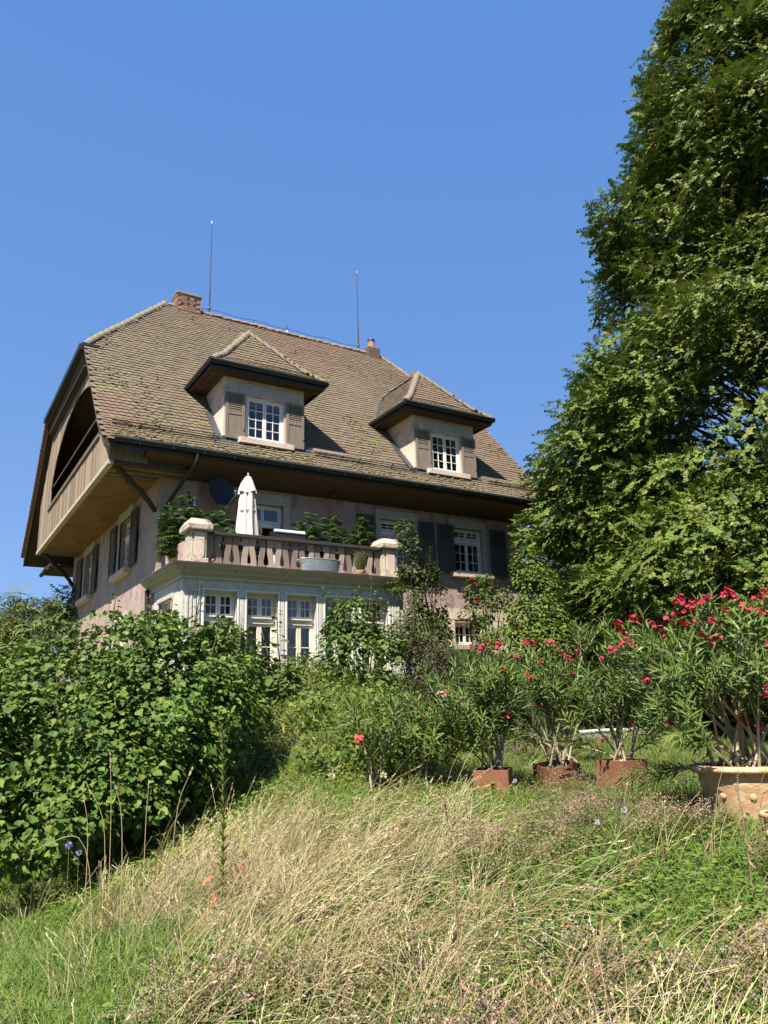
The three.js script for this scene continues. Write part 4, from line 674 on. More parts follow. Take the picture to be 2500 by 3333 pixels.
// ---------------------------------------------------------------- leaves
// a folded leaf: outline half-widths along the length, tip along +y, face towards +z
function leafGeo(L, prof, fold = 0.25, droop = 0.25, tw = 0) {
  const pos = [], idx = [], n = prof.length;
  for (let i = 0; i < n; i++) { const t = i / (n - 1), w = prof[i] * L, y = L * t, z = -droop * L * t * t, a = tw * t; pos.push(0, y, z, -w, y, z + w * fold * (1 + a), w, y, z + w * fold * (1 - a)); }
  for (let i = 0; i < n - 1; i++) { const a = i * 3, b = a + 3; if (prof[i] > 0) idx.push(a, b, a + 1, a + 0, a + 2, b); if (prof[i + 1] > 0) idx.push(b, b + 1, a + 1, b, a + 2, b + 2); }
  const g = new THREE.BufferGeometry(); g.setAttribute('position', new THREE.Float32BufferAttribute(pos, 3)); g.setIndex(idx);
  return prep(g);
}
const ROUND = [0, 0.34, 0.46, 0.42, 0.22, 0], HEART = [0.1, 0.42, 0.47, 0.34, 0.12, 0], OVAL = [0, 0.22, 0.3, 0.22, 0], LANCE = [0, 0.075, 0.09, 0.07, 0];
const Q = new THREE.Quaternion(), MX = new THREE.Matrix4();
// orientation whose +y is dir and whose +z is as near as can be to nrm
function orient(dir, nrm) { const y = dir.clone().normalize(), z = nrm.clone().addScaledVector(y, -nrm.dot(y)); if (z.lengthSq() < 1e-6) z.set(0.3, 0.1, 1).addScaledVector(y, -y.dot(V(0.3, 0.1, 1))); z.normalize(); const x = V().crossVectors(y, z); return new THREE.Quaternion().setFromRotationMatrix(new THREE.Matrix4().makeBasis(x, y, z)); }
const rv = (r) => { const z = r() * 2 - 1, a = r() * Math.PI * 2, q = Math.sqrt(1 - z * z); return V(q * Math.cos(a), z, q * Math.sin(a)); };
// a twig with leaves: returned as one small geometry
function sprigGeo(seed, n, len, leaf, o = {}) {
  const r = rng(seed), l = [], bend = o.bend ?? 0.15;
  const P = (t) => V((r() - 0.5) * 0, t * len, -bend * len * t * t);
  for (let i = 0; i < n; i++) {
    const t = o.tip ? 0.35 + 0.65 * ((i + 0.5) / n) : (i + 0.7) / n, ang = o.whorl ? i * 2.4 : (i % 2 ? 1 : -1) * (1.0 + 0.5 * r()) + (o.spread ?? 0) * (r() - 0.5);
    const dir = o.whorl ? V(Math.sin(ang), mix(o.lo ?? 0.5, 1.6, t * t) + 0.3 * r(), Math.cos(ang)) : V(Math.sin(ang), Math.cos(ang) * 0.8 + 0.1, (r() - 0.5) * 0.7 + (o.lift ?? 0.1));
    const nrm = o.whorl ? V(-Math.sin(ang) * 0.5, 1, -Math.cos(ang) * 0.5) : V((r() - 0.5) * 0.8, 0.25, 1);
    const g = leaf[Math.floor(r() * leaf.length)].clone(), s = 0.7 + 0.5 * r();
    g.scale(s, s, s).applyQuaternion(orient(dir, nrm)); const p = P(t); g.translate(p.x, p.y, p.z); l.push(g);
  }
  return merge(l);
}
function twigGeo(len, r0, bend = 0.15) { return limb([V(0, -0.02, 0), V(0, len * 0.5, -bend * len * 0.25), V(0, len, -bend * len)], r0, r0 * 0.4, 3); }
// InstancedMesh of kind stuff from a list of {p, q, s, c}
function scatter(name, geo, mat, list, parent) {
  if (!list.length) return null;
  const im = new THREE.InstancedMesh(geo, mat, list.length); im.name = numbered(name); im.userData.kind = 'stuff'; im.castShadow = im.receiveShadow = true;
  const s = V(), c = new THREE.Color();
  list.forEach((t, i) => { s.setScalar(t.s ?? 1); if (t.sy) s.set(t.s, t.sy, t.s); MX.compose(t.p, t.q, s); im.setMatrixAt(i, MX); c.setRGB(...t.c); im.setColorAt(i, c); });
  (parent ?? scene).add(im); return im;
}
// a few colours per plant; picks one and varies it
const GREEN = [1.1, 1.04, 0.8];               // foliage here is a warm green
const warm = (c) => (c[1] > c[0] ? c.map((v, i) => v * GREEN[i]) : c);
const vary = (cols, r, k = 0.25) => warm(vary0(cols, r, k));
const vary0 = (cols, r, k) => { const c = cols[Math.floor(r() * cols.length)], m = 1 - k / 2 + k * r(), h = (r() - 0.5) * 0.12; return [c[0] * m * (1 + h), c[1] * m, c[2] * m * (1 - h)]; };
const matCache = new Map();
function tintMat(base, c) { const k = c.map((v) => Math.round(Math.log(v + 0.004) * 6)).join(); const key = base.uuid + k; if (!matCache.has(key)) { const m = base.clone(); m.color.setRGB(...c); matCache.set(key, m); } return matCache.get(key); }
// leaves of one plant: the nearest ones become meshes of their own, the rest one part of kind stuff
function foliage(plant, list, geos, mat, nearN, leafName = 'leaf', stuffName = 'foliage') {
  const o = plant.position;
  const eye = V(0, EYE, 0);
  for (const t of list) t.d = t.p.distanceToSquared(eye) + (t.hid ? 1e6 : 0);
  if (nearN) list.sort((a, b) => a.d - b.d);
  const near = list.slice(0, nearN), far = list.slice(nearN);
  for (const t of near) { const m = mesh(leafName, geos[t.g], tintMat(mat, t.c), plant); m.position.copy(t.p).sub(o); m.quaternion.copy(t.q); m.scale.setScalar(t.s); }
  geos.forEach((g, i) => scatter(stuffName, g, mat, far.filter((t) => t.g === i).map((t) => ({ ...t, p: t.p.clone().sub(o) })), plant));
}
// leaf positions on and under the skin of some blobs {c, r: [x, y, z]}, open where a noise field is low
function blobLeaves(blobs, n, r, o) {
  const out = [], tot = blobs.reduce((s, b) => s + Math.pow(b.r[0] * b.r[1] + b.r[0] * b.r[2] + b.r[1] * b.r[2], 1), 0), ns = o.noise ?? 1.4, off = o.seed ?? 0;
  for (const b of blobs) {
    const k = Math.round((n * (b.r[0] * b.r[1] + b.r[0] * b.r[2] + b.r[1] * b.r[2])) / tot);
    for (let i = 0; i < k; i++) {
      const d = rv(r); if (o.bias && d.dot(o.bias) < -0.35 && r() < 0.65) { i--; continue; }
      const dep = 1 - Math.pow(r(), 1.6) * (o.depth ?? 0.45), lump = 0.86 + 0.28 * noise3(d.x * 3 + off, d.y * 3 + b.c.x, d.z * 3), p = V(b.c.x + d.x * b.r[0] * dep * lump, b.c.y + d.y * b.r[1] * dep * lump, b.c.z + d.z * b.r[2] * dep * lump);
      const nz = noise3(p.x * ns + off, p.y * ns, p.z * ns); if (nz < (o.thr ?? 0.36) && r() < 0.9) continue;
      if (o.floor && p.y < o.floor(p.x, p.z)) continue;
      const outw = V(d.x / b.r[0], d.y / b.r[1], d.z / b.r[2]).normalize();
      out.push({ p, out: outw, hid: dep < 0.75 });
    }
  }
  return out;
}
const leanUp = (t, r, up = 0.75, jit = 0.55) => { const n = V(0, up, 0).addScaledVector(t.out, 0.55).addScaledVector(rv(r), jit), d = t.out.clone().setY(t.out.y * 0.4 - 0.35).addScaledVector(rv(r), 0.5); return orient(d, n); };
// stems from a foot to points of the blobs
function stemsTo(foot, targets, r0, r1, r, spread = 0.2, seg = 5) {
  return targets.map((t) => { const f = foot.clone().add(V((r() - 0.5) * spread, -0.1, (r() - 0.5) * spread)), m = f.clone().lerp(t, 0.5).add(V((r() - 0.5) * 0.2, 0.12 * t.distanceTo(f), (r() - 0.5) * 0.2)); const c = new THREE.QuadraticBezierCurve3(f, m, t); return limb(c.getPoints(6), r0 * (0.7 + 0.6 * r()), r1, seg); });
}
// leafy upright shoots: a thin stem with leaves in two rows
function shootLeaves(foot, tip, n, r, size, list, o = {}) {
  const c = new THREE.QuadraticBezierCurve3(foot, foot.clone().lerp(tip, 0.6).add(V((r() - 0.5) * 0.15, 0.05, (r() - 0.5) * 0.15)), tip), az0 = r() * 6;
  for (let i = 0; i < n; i++) {
    const t = (o.from ?? 0.25) + (1 - (o.from ?? 0.25)) * ((i + 0.6) / n), p = c.getPoint(Math.min(1, t)), az = az0 + i * 2.5, out = V(Math.cos(az), 0.25, Math.sin(az));
    list.push({ p: p.clone().addScaledVector(out, 0.03), q: orient(out.clone().setY(o.drop ?? -0.15), V(out.x * 0.3, 1, out.z * 0.3).addScaledVector(rv(r), 0.3)), s: size * (1 - 0.45 * Math.max(0, t - 0.6) / 0.4) * (0.8 + 0.4 * r()), out });
  }
  return limb(c.getPoints(8), o.r0 ?? 0.012, 0.004, 4);
}
// ---------------------------------------------------------------- trees and shrubs
// big linden on the right: trunk, limbs, drooping pads of leaf sprays
function linden(name, label, x, z, prof, top, seed, o = {}) {
  const y0 = ground(x, z), t = thing(name, label, 'tree', x, y0, z), r = rng(seed), loc = (p) => p;      // local coordinates, foot at 0
  mesh('trunk', uvBox(limb([V(0, -0.3, 0), V(0.05, top * 0.2, 0.03), V(-0.08, top * 0.5, 0), V(0, top * 0.8, 0.05), V(0, top * 0.97, 0)], o.tr ?? 0.48, 0.05, 10)), M.bark, t);
  const R_ = (h) => { for (let i = 1; i < prof.length; i++) if (h <= prof[i][0]) return mix(prof[i - 1][1], prof[i][1], (h - prof[i - 1][0]) / (prof[i][0] - prof[i - 1][0])); return prof.at(-1)[1]; };
  const limbs = [], sprays = [], eyeL = V(-x, EYE - y0, -z), sunL = SUN;
  const nL = o.limbs ?? 300;
  for (let i = 0; i < nL; i++) {
    const h = top * (0.03 + 0.95 * Math.pow((i + r()) / nL, o.hp ?? 0.92)), az = i * 2.39996 + r() * 0.8, lump = (r() < 0.3 ? 0.72 : 0.5) + 0.52 * noise3(Math.cos(az) * 1.9 + h * 0.1, h * 0.42, Math.sin(az) * 1.9 + seed), rad_ = R_(h) * lump;
    const tip = V(Math.cos(az) * rad_, h, Math.sin(az) * rad_), side = tip.clone().setY(0).dot(eyeL.clone().setY(0)) / (tip.length() * eyeL.length() + 1e-6);
    if (o.front && side < -0.25 && r() < 0.6) continue;
    const root = V(0, Math.max(0.8, h - rad_ * (0.35 + 0.25 * r())), 0), midp = root.clone().lerp(tip, 0.55).add(V(0, 0.16 * rad_, 0)), c = new THREE.QuadraticBezierCurve3(root, midp, tip);
    limbs.push(limb(c.getPoints(5), 0.018 + 0.007 * rad_, 0.006, 4));
    const outw = V(Math.cos(az), 0, Math.sin(az)), lat = V(-Math.sin(az), 0, Math.cos(az)), nS = Math.round((o.sprays ?? 105) * (0.6 + 0.8 * r()) * (0.35 + 0.65 * Math.min(1, rad_ / 4)));
    const W = (o.clumps ? 0.6 : 1) * Math.min(1.25, 0.45 + rad_ * 0.14), slope = 0.35 + 0.45 * r();
    for (let k = 0; k < nS; k++) {
      const u = 1 - Math.pow(r(), 1.3) * 0.62, p = c.getPoint(u), q = (r() + r() - 1) * W * (0.5 + 0.8 * (1 - u) + 0.3), e = (r() - 0.5) * 0.9, drop = -slope * Math.abs(q) * 0.4 - 0.28 * r() * r() + 0.2 * r();
      p.addScaledVector(lat, q).addScaledVector(outw, e * 0.7).add(V(0, drop, 0));
      if (o.gap && noise3(p.x * 0.62 + seed, p.y * 0.62, p.z * 0.62) < o.gap + 0.05 * r() && r() < 0.9) continue;
      const dir = outw.clone().multiplyScalar(0.8).addScaledVector(lat, Math.sign(q) * 0.6 * r()).addScaledVector(rv(r), 0.65).add(V(0, -0.2, 0)), nrm = V(0, 0.85, 0).addScaledVector(outw, 0.55).addScaledVector(rv(r), 0.4);
      sprays.push({ p, q: orient(dir, nrm), s: (o.size ?? 1) * (0.75 + 0.5 * r()), g: Math.floor(r() * 3), c: vary(o.cols, r, 0.3) });
    }
  }
  // billowing clumps: sprays over the outer skin of rounded masses that ride on the limbs
  for (let i = 0; i < (o.clumps ?? 0); i++) {
    const h = top * (0.02 + 0.94 * Math.pow((i + r()) / o.clumps, 1.05)), az = i * 2.39996 + r() * 0.9, R0 = R_(h), rc = Math.min(R0 * 0.9 + 0.25, (0.45 + 0.2 * R0) * (0.6 + 0.75 * r())), cr = Math.max(0, R0 * (0.78 + 0.24 * r()) - rc * 0.98), c = V(Math.cos(az) * cr, h - 0.3 * rc, Math.sin(az) * cr), outw = V(Math.cos(az), 0.25, Math.sin(az)).normalize();
    if (outw.x * eyeL.x + outw.z * eyeL.z < -0.3 * Math.hypot(eyeL.x, eyeL.z) && r() < 0.6) continue;
    limbs.push(limb([V(0, Math.max(0.8, h - cr * 0.5), 0), V(c.x * 0.5, h - cr * 0.2, c.z * 0.5), c.clone().addScaledVector(outw, rc * 0.5)], 0.03 + 0.012 * cr, 0.012, 4));
    const n = Math.round(o.perClump * rc * rc);
    for (let k = 0; k < n; k++) {
      const d = rv(r).addScaledVector(outw, 0.55).add(V(0, 0.25, 0)).normalize(), lum = 0.8 + 0.4 * noise3(d.x * 2.4 + i * 3.1, d.y * 2.4, d.z * 2.4), dep = (1 - 0.3 * r() * r()) * lum, p = V(c.x + d.x * rc * 1.2 * dep, c.y + d.y * rc * 0.6 * dep - 0.22 * rc * (d.x * outw.x + d.z * outw.z), c.z + d.z * rc * 1.2 * dep);
      if (d.y < -0.35 && r() < 0.7) continue;
      if (noise3(p.x * 0.55 + 7, p.y * 0.75, p.z * 0.55) < 0.36) continue;
      const dir = d.clone().setY(d.y * 0.3 - 0.25).addScaledVector(rv(r), 0.7), nrm = d.clone().multiplyScalar(0.7).add(V(0, 0.6, 0)).addScaledVector(rv(r), 0.35);
      sprays.push({ p, q: orient(dir, nrm), s: (o.size ?? 1) * (0.65 + 0.6 * r()), g: Math.floor(r() * 3), c: vary(o.cols, r, 0.3) });
    }
  }
  mesh('limb', uvBox(merge(limbs)), M.bark, t).name = numbered('branch_work'); t.children.at(-1).userData.kind = 'stuff';
  const leaf = [leafGeo(0.095, HEART, 0.2, 0.3), leafGeo(0.075, HEART, 0.35, 0.15), leafGeo(0.06, HEART, 0.1, 0.4)];
  const geos = [0, 1, 2].map((i) => sprigGeo(100 + i, o.n ?? 11, 0.36, leaf, { bend: 0.18, spread: 0.9 }));
  geos.forEach((g, i) => scatter('crown', g, o.mat, sprays.filter((q) => q.g === i), t));
  return t;
}
const lindenMat = leafMat(1, 1, 1, { t: 0.42, rough: 0.45 });
linden('linden_tree', 'tall dense linden tree filling the right side beside the house', 19.75, -11.05, [[0, 6.7], [2.5, 7.6], [5, 7.4], [7, 6.8], [9.1, 6.6], [10.3, 5.6], [11.1, 4.1], [12.5, 3.9], [14.8, 4.5], [16.7, 3.6], [18, 3.1], [20.7, 2.1], [22.4, 1.1], [23.4, 0.5], [25, 0.2]], 24.0, 5, { front: true, cols: [[0.135, 0.21, 0.038], [0.11, 0.18, 0.036], [0.165, 0.225, 0.046], [0.088, 0.148, 0.032], [0.195, 0.22, 0.06]], mat: lindenMat, limbs: 300, sprays: 60, size: 1.08, hp: 1.12, gap: 0.34, clumps: 330, perClump: 215, n: 12 });
// trees far behind on the left
{
  const p = at(-15.2, 33);
  linden('background_tree', 'dark rounded tree far behind the hazel at the left edge', p.x, p.z, [[0, 2.2], [2, 3.3], [3.6, 3.1], [4.6, 2.3], [5.4, 0.9], [5.8, 0.2]], 5.6, 15, { cols: [[0.07, 0.09, 0.035], [0.06, 0.085, 0.03], [0.085, 0.10, 0.045]], mat: lindenMat, limbs: 60, sprays: 70, tr: 0.2, hp: 0.7 });
  [[9, 38, 10], [17, 36, 12], [4, 40, 9]].forEach(([s, d2, h], i) => { const p = at(s, d2); linden('background_tree', ['dark tree seen in gaps behind the linden trunk', 'dark tree behind the linden at the right edge', 'dark tree behind the right corner of the house'][i], p.x, p.z, [[0, 3], [h * 0.3, 4.6], [h * 0.6, 4], [h, 0.3]], h, 600 + i, { cols: [[0.05, 0.08, 0.022], [0.06, 0.095, 0.025]], mat: lindenMat, limbs: 80, sprays: 55, size: 1.8, tr: 0.25 }); });
  const p2 = at(-10.9, 27);
  linden('background_tree', 'pale green small tree behind the left corner of the house', p2.x, p2.z, [[0, 1.6], [1.5, 2.1], [2.6, 1.7], [3.5, 0.8], [4, 0.2]], 3.9, 16, { cols: [[0.10, 0.14, 0.04], [0.085, 0.125, 0.03]], mat: lindenMat, limbs: 46, sprays: 60, tr: 0.12, hp: 0.7 });
}
// generic shrub made of blobs, with stems and, on request, shoots that stand clear of it
function shrub(name, label, category, foot, blobs, n, o) {
  const y0 = ground(foot.x, foot.z), t = thing(name, label, category, foot.x, y0, foot.z, o.group), r = rng(o.seed);
  const pts = blobLeaves(blobs, n, r, { ...o, floor: (x, z) => ground(x, z) + 0.03 }), list = pts.map((q) => ({ p: q.p, q: leanUp(q, r, o.up ?? 0.75, o.jit ?? 0.55), s: 0.5 + 0.72 * r(), g: Math.floor(r() * o.geos.length), c: vary(o.cols, r), hid: q.hid }));
  const f = V(foot.x, y0, foot.z), st = stemsTo(f, blobs.flatMap((b) => [0, 1, 2].map(() => { const d = rv(r); return V(b.c.x + d.x * b.r[0] * 0.75, b.c.y + Math.abs(d.y) * b.r[1] * 0.7, b.c.z + d.z * b.r[2] * 0.75); })), o.r0 ?? 0.022, 0.006, r, o.spread ?? 0.5);
  for (const [a, b, k, size] of o.shoots ?? []) { const l = []; st.push(shootLeaves(a, b, k, r, size ?? 1, l, o.shoot)); for (const q of l) list.push({ ...q, g: Math.floor(r() * o.geos.length), c: vary(o.shootCols ?? o.cols, r), hid: false }); }
  mesh('stems', merge(st).translate(-foot.x, -y0, -foot.z), o.stemMat ?? M.stem, t).name = numbered('stem_work'); t.children.at(-1).userData.kind = 'stuff';
  foliage(t, list, o.geos, o.mat, o.near ?? 0, o.leafName ?? 'leaf');
  return t;
}
const B_ = (s, d, y, rx, ry, rz) => ({ c: V(at(s, d).x, y, at(s, d).z), r: [rx, ry, rz] });       // blob by sideways / forward distance and height
const pt = (s, d, y) => at(s, d).setY(y);
// point at pixel (px, py) of the 1659 x 2212 picture plane, d metres ahead: used once to measure heights off the photograph
const px = (u, v, d) => { const s = 2212 / 2 / Math.tan(rad(67.05 / 2)), q = FW.clone().multiplyScalar(s).addScaledVector(RT, u - 829.5).addScaledVector(UP, 1106 - v); q.multiplyScalar(d / (q.x * GF.x + q.z * GF.z)); return q.add(V(0, EYE, 0)); };
const pxB = (u, v, d, rx, ry, rz) => ({ c: px(u, v, d), r: [rx, ry, rz ?? rx] });
const hazelMat = leafMat(1, 1, 1, { t: 0.36, rough: 0.58 }), softMat = leafMat(1, 1, 1, { t: 0.38, rough: 0.55 });
const hazelGeo = [leafGeo(0.095, ROUND, 0.18, 0.25), leafGeo(0.08, ROUND, 0.4, 0.1, 0.5), leafGeo(0.075, HEART, 0.12, 0.5), leafGeo(0.055, OVAL, 0.35, 0.3)];
const hazelCols = [[0.09, 0.17, 0.032], [0.075, 0.15, 0.03], [0.12, 0.20, 0.038], [0.06, 0.12, 0.027], [0.10, 0.18, 0.034], [0.16, 0.215, 0.045]];
const toEye = V(-0.3, 0.1, 1).normalize();
shrub('hazel_bush', 'large dark green hazel bush with broad leaves at the left', 'bush', at(-2.9, 9.2), [
  pxB(120, 1600, 8.6, 1.05, 1.0), pxB(300, 1560, 9.2, 1.2, 1.15), pxB(440, 1520, 9.6, 0.75, 0.8), pxB(60, 1760, 7.9, 0.9, 0.55), pxB(230, 1700, 8.4, 0.8, 0.6), pxB(330, 1420, 9.8, 0.85, 0.55), pxB(170, 1480, 9.6, 0.95, 0.6), pxB(470, 1420, 10.2, 0.5, 0.45), pxB(-60, 1640, 8.6, 0.9, 0.9), pxB(240, 1395, 10.4, 0.6, 0.45), pxB(300, 1370, 10.2, 0.4, 0.4)], 44000, {
  seed: 21, geos: hazelGeo, cols: hazelCols, mat: hazelMat, near: 300, noise: 1.9, thr: 0.42, bias: toEye, depth: 0.62, r0: 0.03,
  shoots: [[[400, 1420], [432, 1250], 14], [[345, 1420], [372, 1292], 12], [[235, 1430], [252, 1275], 13], [[310, 1430], [316, 1290], 12], [[455, 1420], [470, 1330], 8], [[160, 1460], [178, 1330], 9], [[410, 1400], [440, 1300], 12], [[380, 1420], [400, 1330], 9], [[505, 1440], [520, 1345], 9]].map(([a, b, k]) => [px(a[0], a[1], 9.8), px(b[0], b[1], 9.7), k, 0.95]), shootCols: [[0.085, 0.15, 0.03], [0.07, 0.13, 0.028]] });
// viburnum with reddish leaves in front of the bay, between hazel and windows
const redGreen = [[0.075, 0.13, 0.03], [0.085, 0.125, 0.03], [0.06, 0.11, 0.025], [0.13, 0.085, 0.04], [0.07, 0.12, 0.03]];
shrub('viburnum_bush', 'loose shrub with some reddish leaves before the left bay windows', 'bush', at(-2.3, 12.6), [pxB(470, 1440, 12.6, 0.75, 0.55), pxB(400, 1470, 12.2, 0.7, 0.6), pxB(525, 1470, 12.4, 0.55, 0.5), pxB(480, 1380, 12.8, 0.35, 0.35)], 3600, {
  seed: 22, geos: [leafGeo(0.09, ROUND, 0.2, 0.2), leafGeo(0.08, OVAL, 0.3, 0.2)], cols: redGreen, mat: softMat, noise: 2, thr: 0.42, bias: toEye,
  shoots: [[[480, 1430], [512, 1335], 14], [[500, 1420], [540, 1352], 11], [[455, 1430], [470, 1325], 10]].map(([a, b, k]) => [px(a[0], a[1], 12.7), px(b[0], b[1], 12.6), k, 1]), shootCols: [[0.12, 0.10, 0.035], [0.09, 0.13, 0.035]] });
// slender sapling
shrub('maple_sapling', 'thin dark-stemmed sapling with wide leaf tiers before the bay', 'sapling', at(-1.72, 12.2), [pxB(605, 1480, 12.2, 0.3, 0.3)], 160, {
  seed: 23, geos: [leafGeo(0.15, ROUND, 0.15, 0.2), leafGeo(0.13, HEART, 0.2, 0.3)], cols: [[0.075, 0.125, 0.035], [0.085, 0.14, 0.035]], mat: softMat, r0: 0.018,
  shoots: [[px(613, 1520, 12.2), px(598, 1312, 12.2), 30, 1], [px(600, 1470, 12.2), px(566, 1360, 12.2), 10, 0.8], [px(590, 1500, 12.2), px(555, 1425, 12.2), 9, 0.8], [px(612, 1480, 12.2), px(655, 1425, 12.2), 9, 0.9]], shoot: { r0: 0.016, from: 0.05, drop: -0.05 } });
// second hazel in the middle
shrub('hazel_bush', 'upright hazel bush with long shoots in front of the right bay windows', 'bush', at(-0.5, 13.6), [pxB(770, 1440, 13.6, 0.62, 0.75), pxB(760, 1350, 13.7, 0.45, 0.5), pxB(790, 1510, 13.4, 0.75, 0.45), pxB(735, 1400, 13.6, 0.4, 0.5), pxB(830, 1430, 13.7, 0.45, 0.6)], 7500, {
  seed: 24, geos: hazelGeo, cols: hazelCols.map((c) => [c[0] * 0.95, c[1] * 0.9, c[2]]), mat: hazelMat, near: 120, noise: 1.8, thr: 0.38, bias: toEye,
  shoots: [[[735, 1380], [697, 1268], 16], [[745, 1370], [728, 1285], 12], [[775, 1370], [770, 1252], 16], [[785, 1380], [802, 1240], 20], [[810, 1380], [815, 1272], 13], [[760, 1380], [748, 1300], 10], [[825, 1390], [842, 1300], 12]].map(([a, b, k]) => [px(a[0], a[1], 13.6), px(b[0], b[1], 13.4), k, 1]), shootCols: [[0.10, 0.17, 0.035], [0.085, 0.15, 0.03]] });
// smoke bush
shrub('purple_shrub', 'brown-purple shrub between the middle hazel and the oleanders', 'bush', at(0.75, 14), [pxB(915, 1445, 14, 0.5, 0.42), pxB(880, 1400, 14.2, 0.35, 0.35), pxB(955, 1400, 14.1, 0.3, 0.35), pxB(925, 1530, 13.8, 0.55, 0.5), pxB(860, 1520, 13.6, 0.55, 0.45)], 5200, {
  seed: 25, geos: [leafGeo(0.055, OVAL, 0.2, 0.2), leafGeo(0.045, ROUND, 0.2, 0.2)], cols: [[0.055, 0.03, 0.022], [0.075, 0.045, 0.03], [0.05, 0.045, 0.022], [0.06, 0.075, 0.025], [0.085, 0.06, 0.045]], mat: softMat, noise: 2.4, thr: 0.42, bias: toEye });
// wild growth along the foot of the bay
shrub('bramble_thicket', 'low wild green thicket under the bay windows', 'thicket', at(-1.5, 13.4), [pxB(600, 1490, 13.6, 0.8, 0.45), pxB(680, 1480, 13.8, 0.6, 0.45), pxB(540, 1500, 13, 0.6, 0.5), pxB(650, 1530, 13, 0.7, 0.4), pxB(720, 1510, 13.4, 0.5, 0.45), pxB(640, 1450, 14.4, 0.7, 0.3)], 7000, {
  seed: 26, geos: [leafGeo(0.08, OVAL, 0.25, 0.2), leafGeo(0.13, LANCE, 0.2, 0.4), leafGeo(0.07, ROUND, 0.2, 0.2)], cols: [[0.085, 0.135, 0.03], [0.11, 0.15, 0.035], [0.07, 0.12, 0.03], [0.14, 0.15, 0.035]], mat: softMat, noise: 2.6, thr: 0.4, bias: toEye });
shrub('weed_thicket', 'waist-high mixed weeds and seedlings on the slope below the bay', 'thicket', at(-1.2, 11.2), [pxB(640, 1560, 11.2, 0.5, 0.4), pxB(715, 1555, 11.6, 0.5, 0.45), pxB(800, 1560, 11.4, 0.5, 0.45), pxB(870, 1590, 11, 0.5, 0.4), pxB(620, 1600, 10.4, 0.4, 0.22), pxB(700, 1615, 10, 0.5, 0.26), pxB(790, 1620, 9.9, 0.45, 0.28), pxB(750, 1500, 12.6, 0.6, 0.5), pxB(620, 1510, 12.4, 0.6, 0.45)], 6500, {
  seed: 36, geos: [leafGeo(0.07, OVAL, 0.25, 0.2), leafGeo(0.14, LANCE, 0.2, 0.5), leafGeo(0.05, ROUND, 0.2, 0.2), leafGeo(0.09, ROUND, 0.2, 0.2)], cols: [[0.13, 0.205, 0.042], [0.16, 0.22, 0.048], [0.10, 0.17, 0.038], [0.20, 0.22, 0.052], [0.09, 0.14, 0.036]], mat: softMat, noise: 2.2, thr: 0.44, bias: toEye, up: 0.6, jit: 0.8, r0: 0.006, stemMat: M.greenStem,
  shoots: [[[560, 1560], [556, 1480], 12], [[650, 1570], [660, 1490], 12], [[700, 1560], [690, 1470], 12], [[820, 1570], [812, 1500], 12], [[880, 1600], [890, 1530], 10], [[530, 1580], [520, 1500], 10]].map(([p, q, k]) => [px(p[0], p[1], 11.2), px(q[0], q[1], 11.1), k, 0.9]) });
shrub('mixed_shrub', 'small-leaved green shrub below the low white window', 'bush', at(1.1, 15.4), [pxB(900, 1350, 15.6, 0.45, 0.45), pxB(950, 1450, 15.4, 0.6, 0.45), pxB(1000, 1470, 15.2, 0.6, 0.4), pxB(870, 1380, 15.5, 0.4, 0.4), pxB(1050, 1440, 15.6, 0.6, 0.4)], 8000, {
  seed: 27, geos: [leafGeo(0.075, OVAL, 0.25, 0.2), leafGeo(0.06, ROUND, 0.2, 0.2)], cols: [[0.085, 0.125, 0.035], [0.10, 0.135, 0.05], [0.07, 0.105, 0.03], [0.13, 0.15, 0.06]], mat: softMat, noise: 2.4, thr: 0.46, bias: toEye });
// pear trained up the wall: three upright plumes
shrub('pear_tree', 'slim pear tree with upright plumes against the pink wall', 'tree', at(1.1, 18.4), [pxB(905, 1340, 18.4, 0.35, 0.4), pxB(950, 1310, 18.6, 0.28, 0.5), pxB(945, 1360, 18.5, 0.4, 0.4), pxB(885, 1240, 18.2, 0.26, 0.38), pxB(900, 1290, 18.2, 0.28, 0.35), pxB(875, 1160, 18.2, 0.22, 0.45), pxB(895, 1180, 18.2, 0.2, 0.4), pxB(930, 1240, 18.4, 0.2, 0.3), pxB(855, 1265, 17.9, 0.25, 0.14), pxB(920, 1395, 18.2, 0.5, 0.35)], 8500, {
  seed: 28, geos: [leafGeo(0.10, OVAL, 0.25, 0.2), leafGeo(0.085, OVAL, 0.3, 0.1)], cols: [[0.06, 0.10, 0.022], [0.08, 0.12, 0.03], [0.05, 0.085, 0.02], [0.10, 0.13, 0.04]], mat: softMat, noise: 3, thr: 0.42, r0: 0.03,
  shoots: [[[870, 1230], [866, 1116], 34], [[890, 1230], [893, 1118], 32], [[925, 1290], [930, 1180], 26], [[940, 1320], [938, 1212], 28], [[955, 1330], [950, 1235], 22], [[880, 1250], [878, 1140], 26]].map(([a, b, k]) => [px(a[0], a[1], 18.3), px(b[0], b[1], 18.3), k * 2, 1.1]), shoot: { drop: 0.3 } });
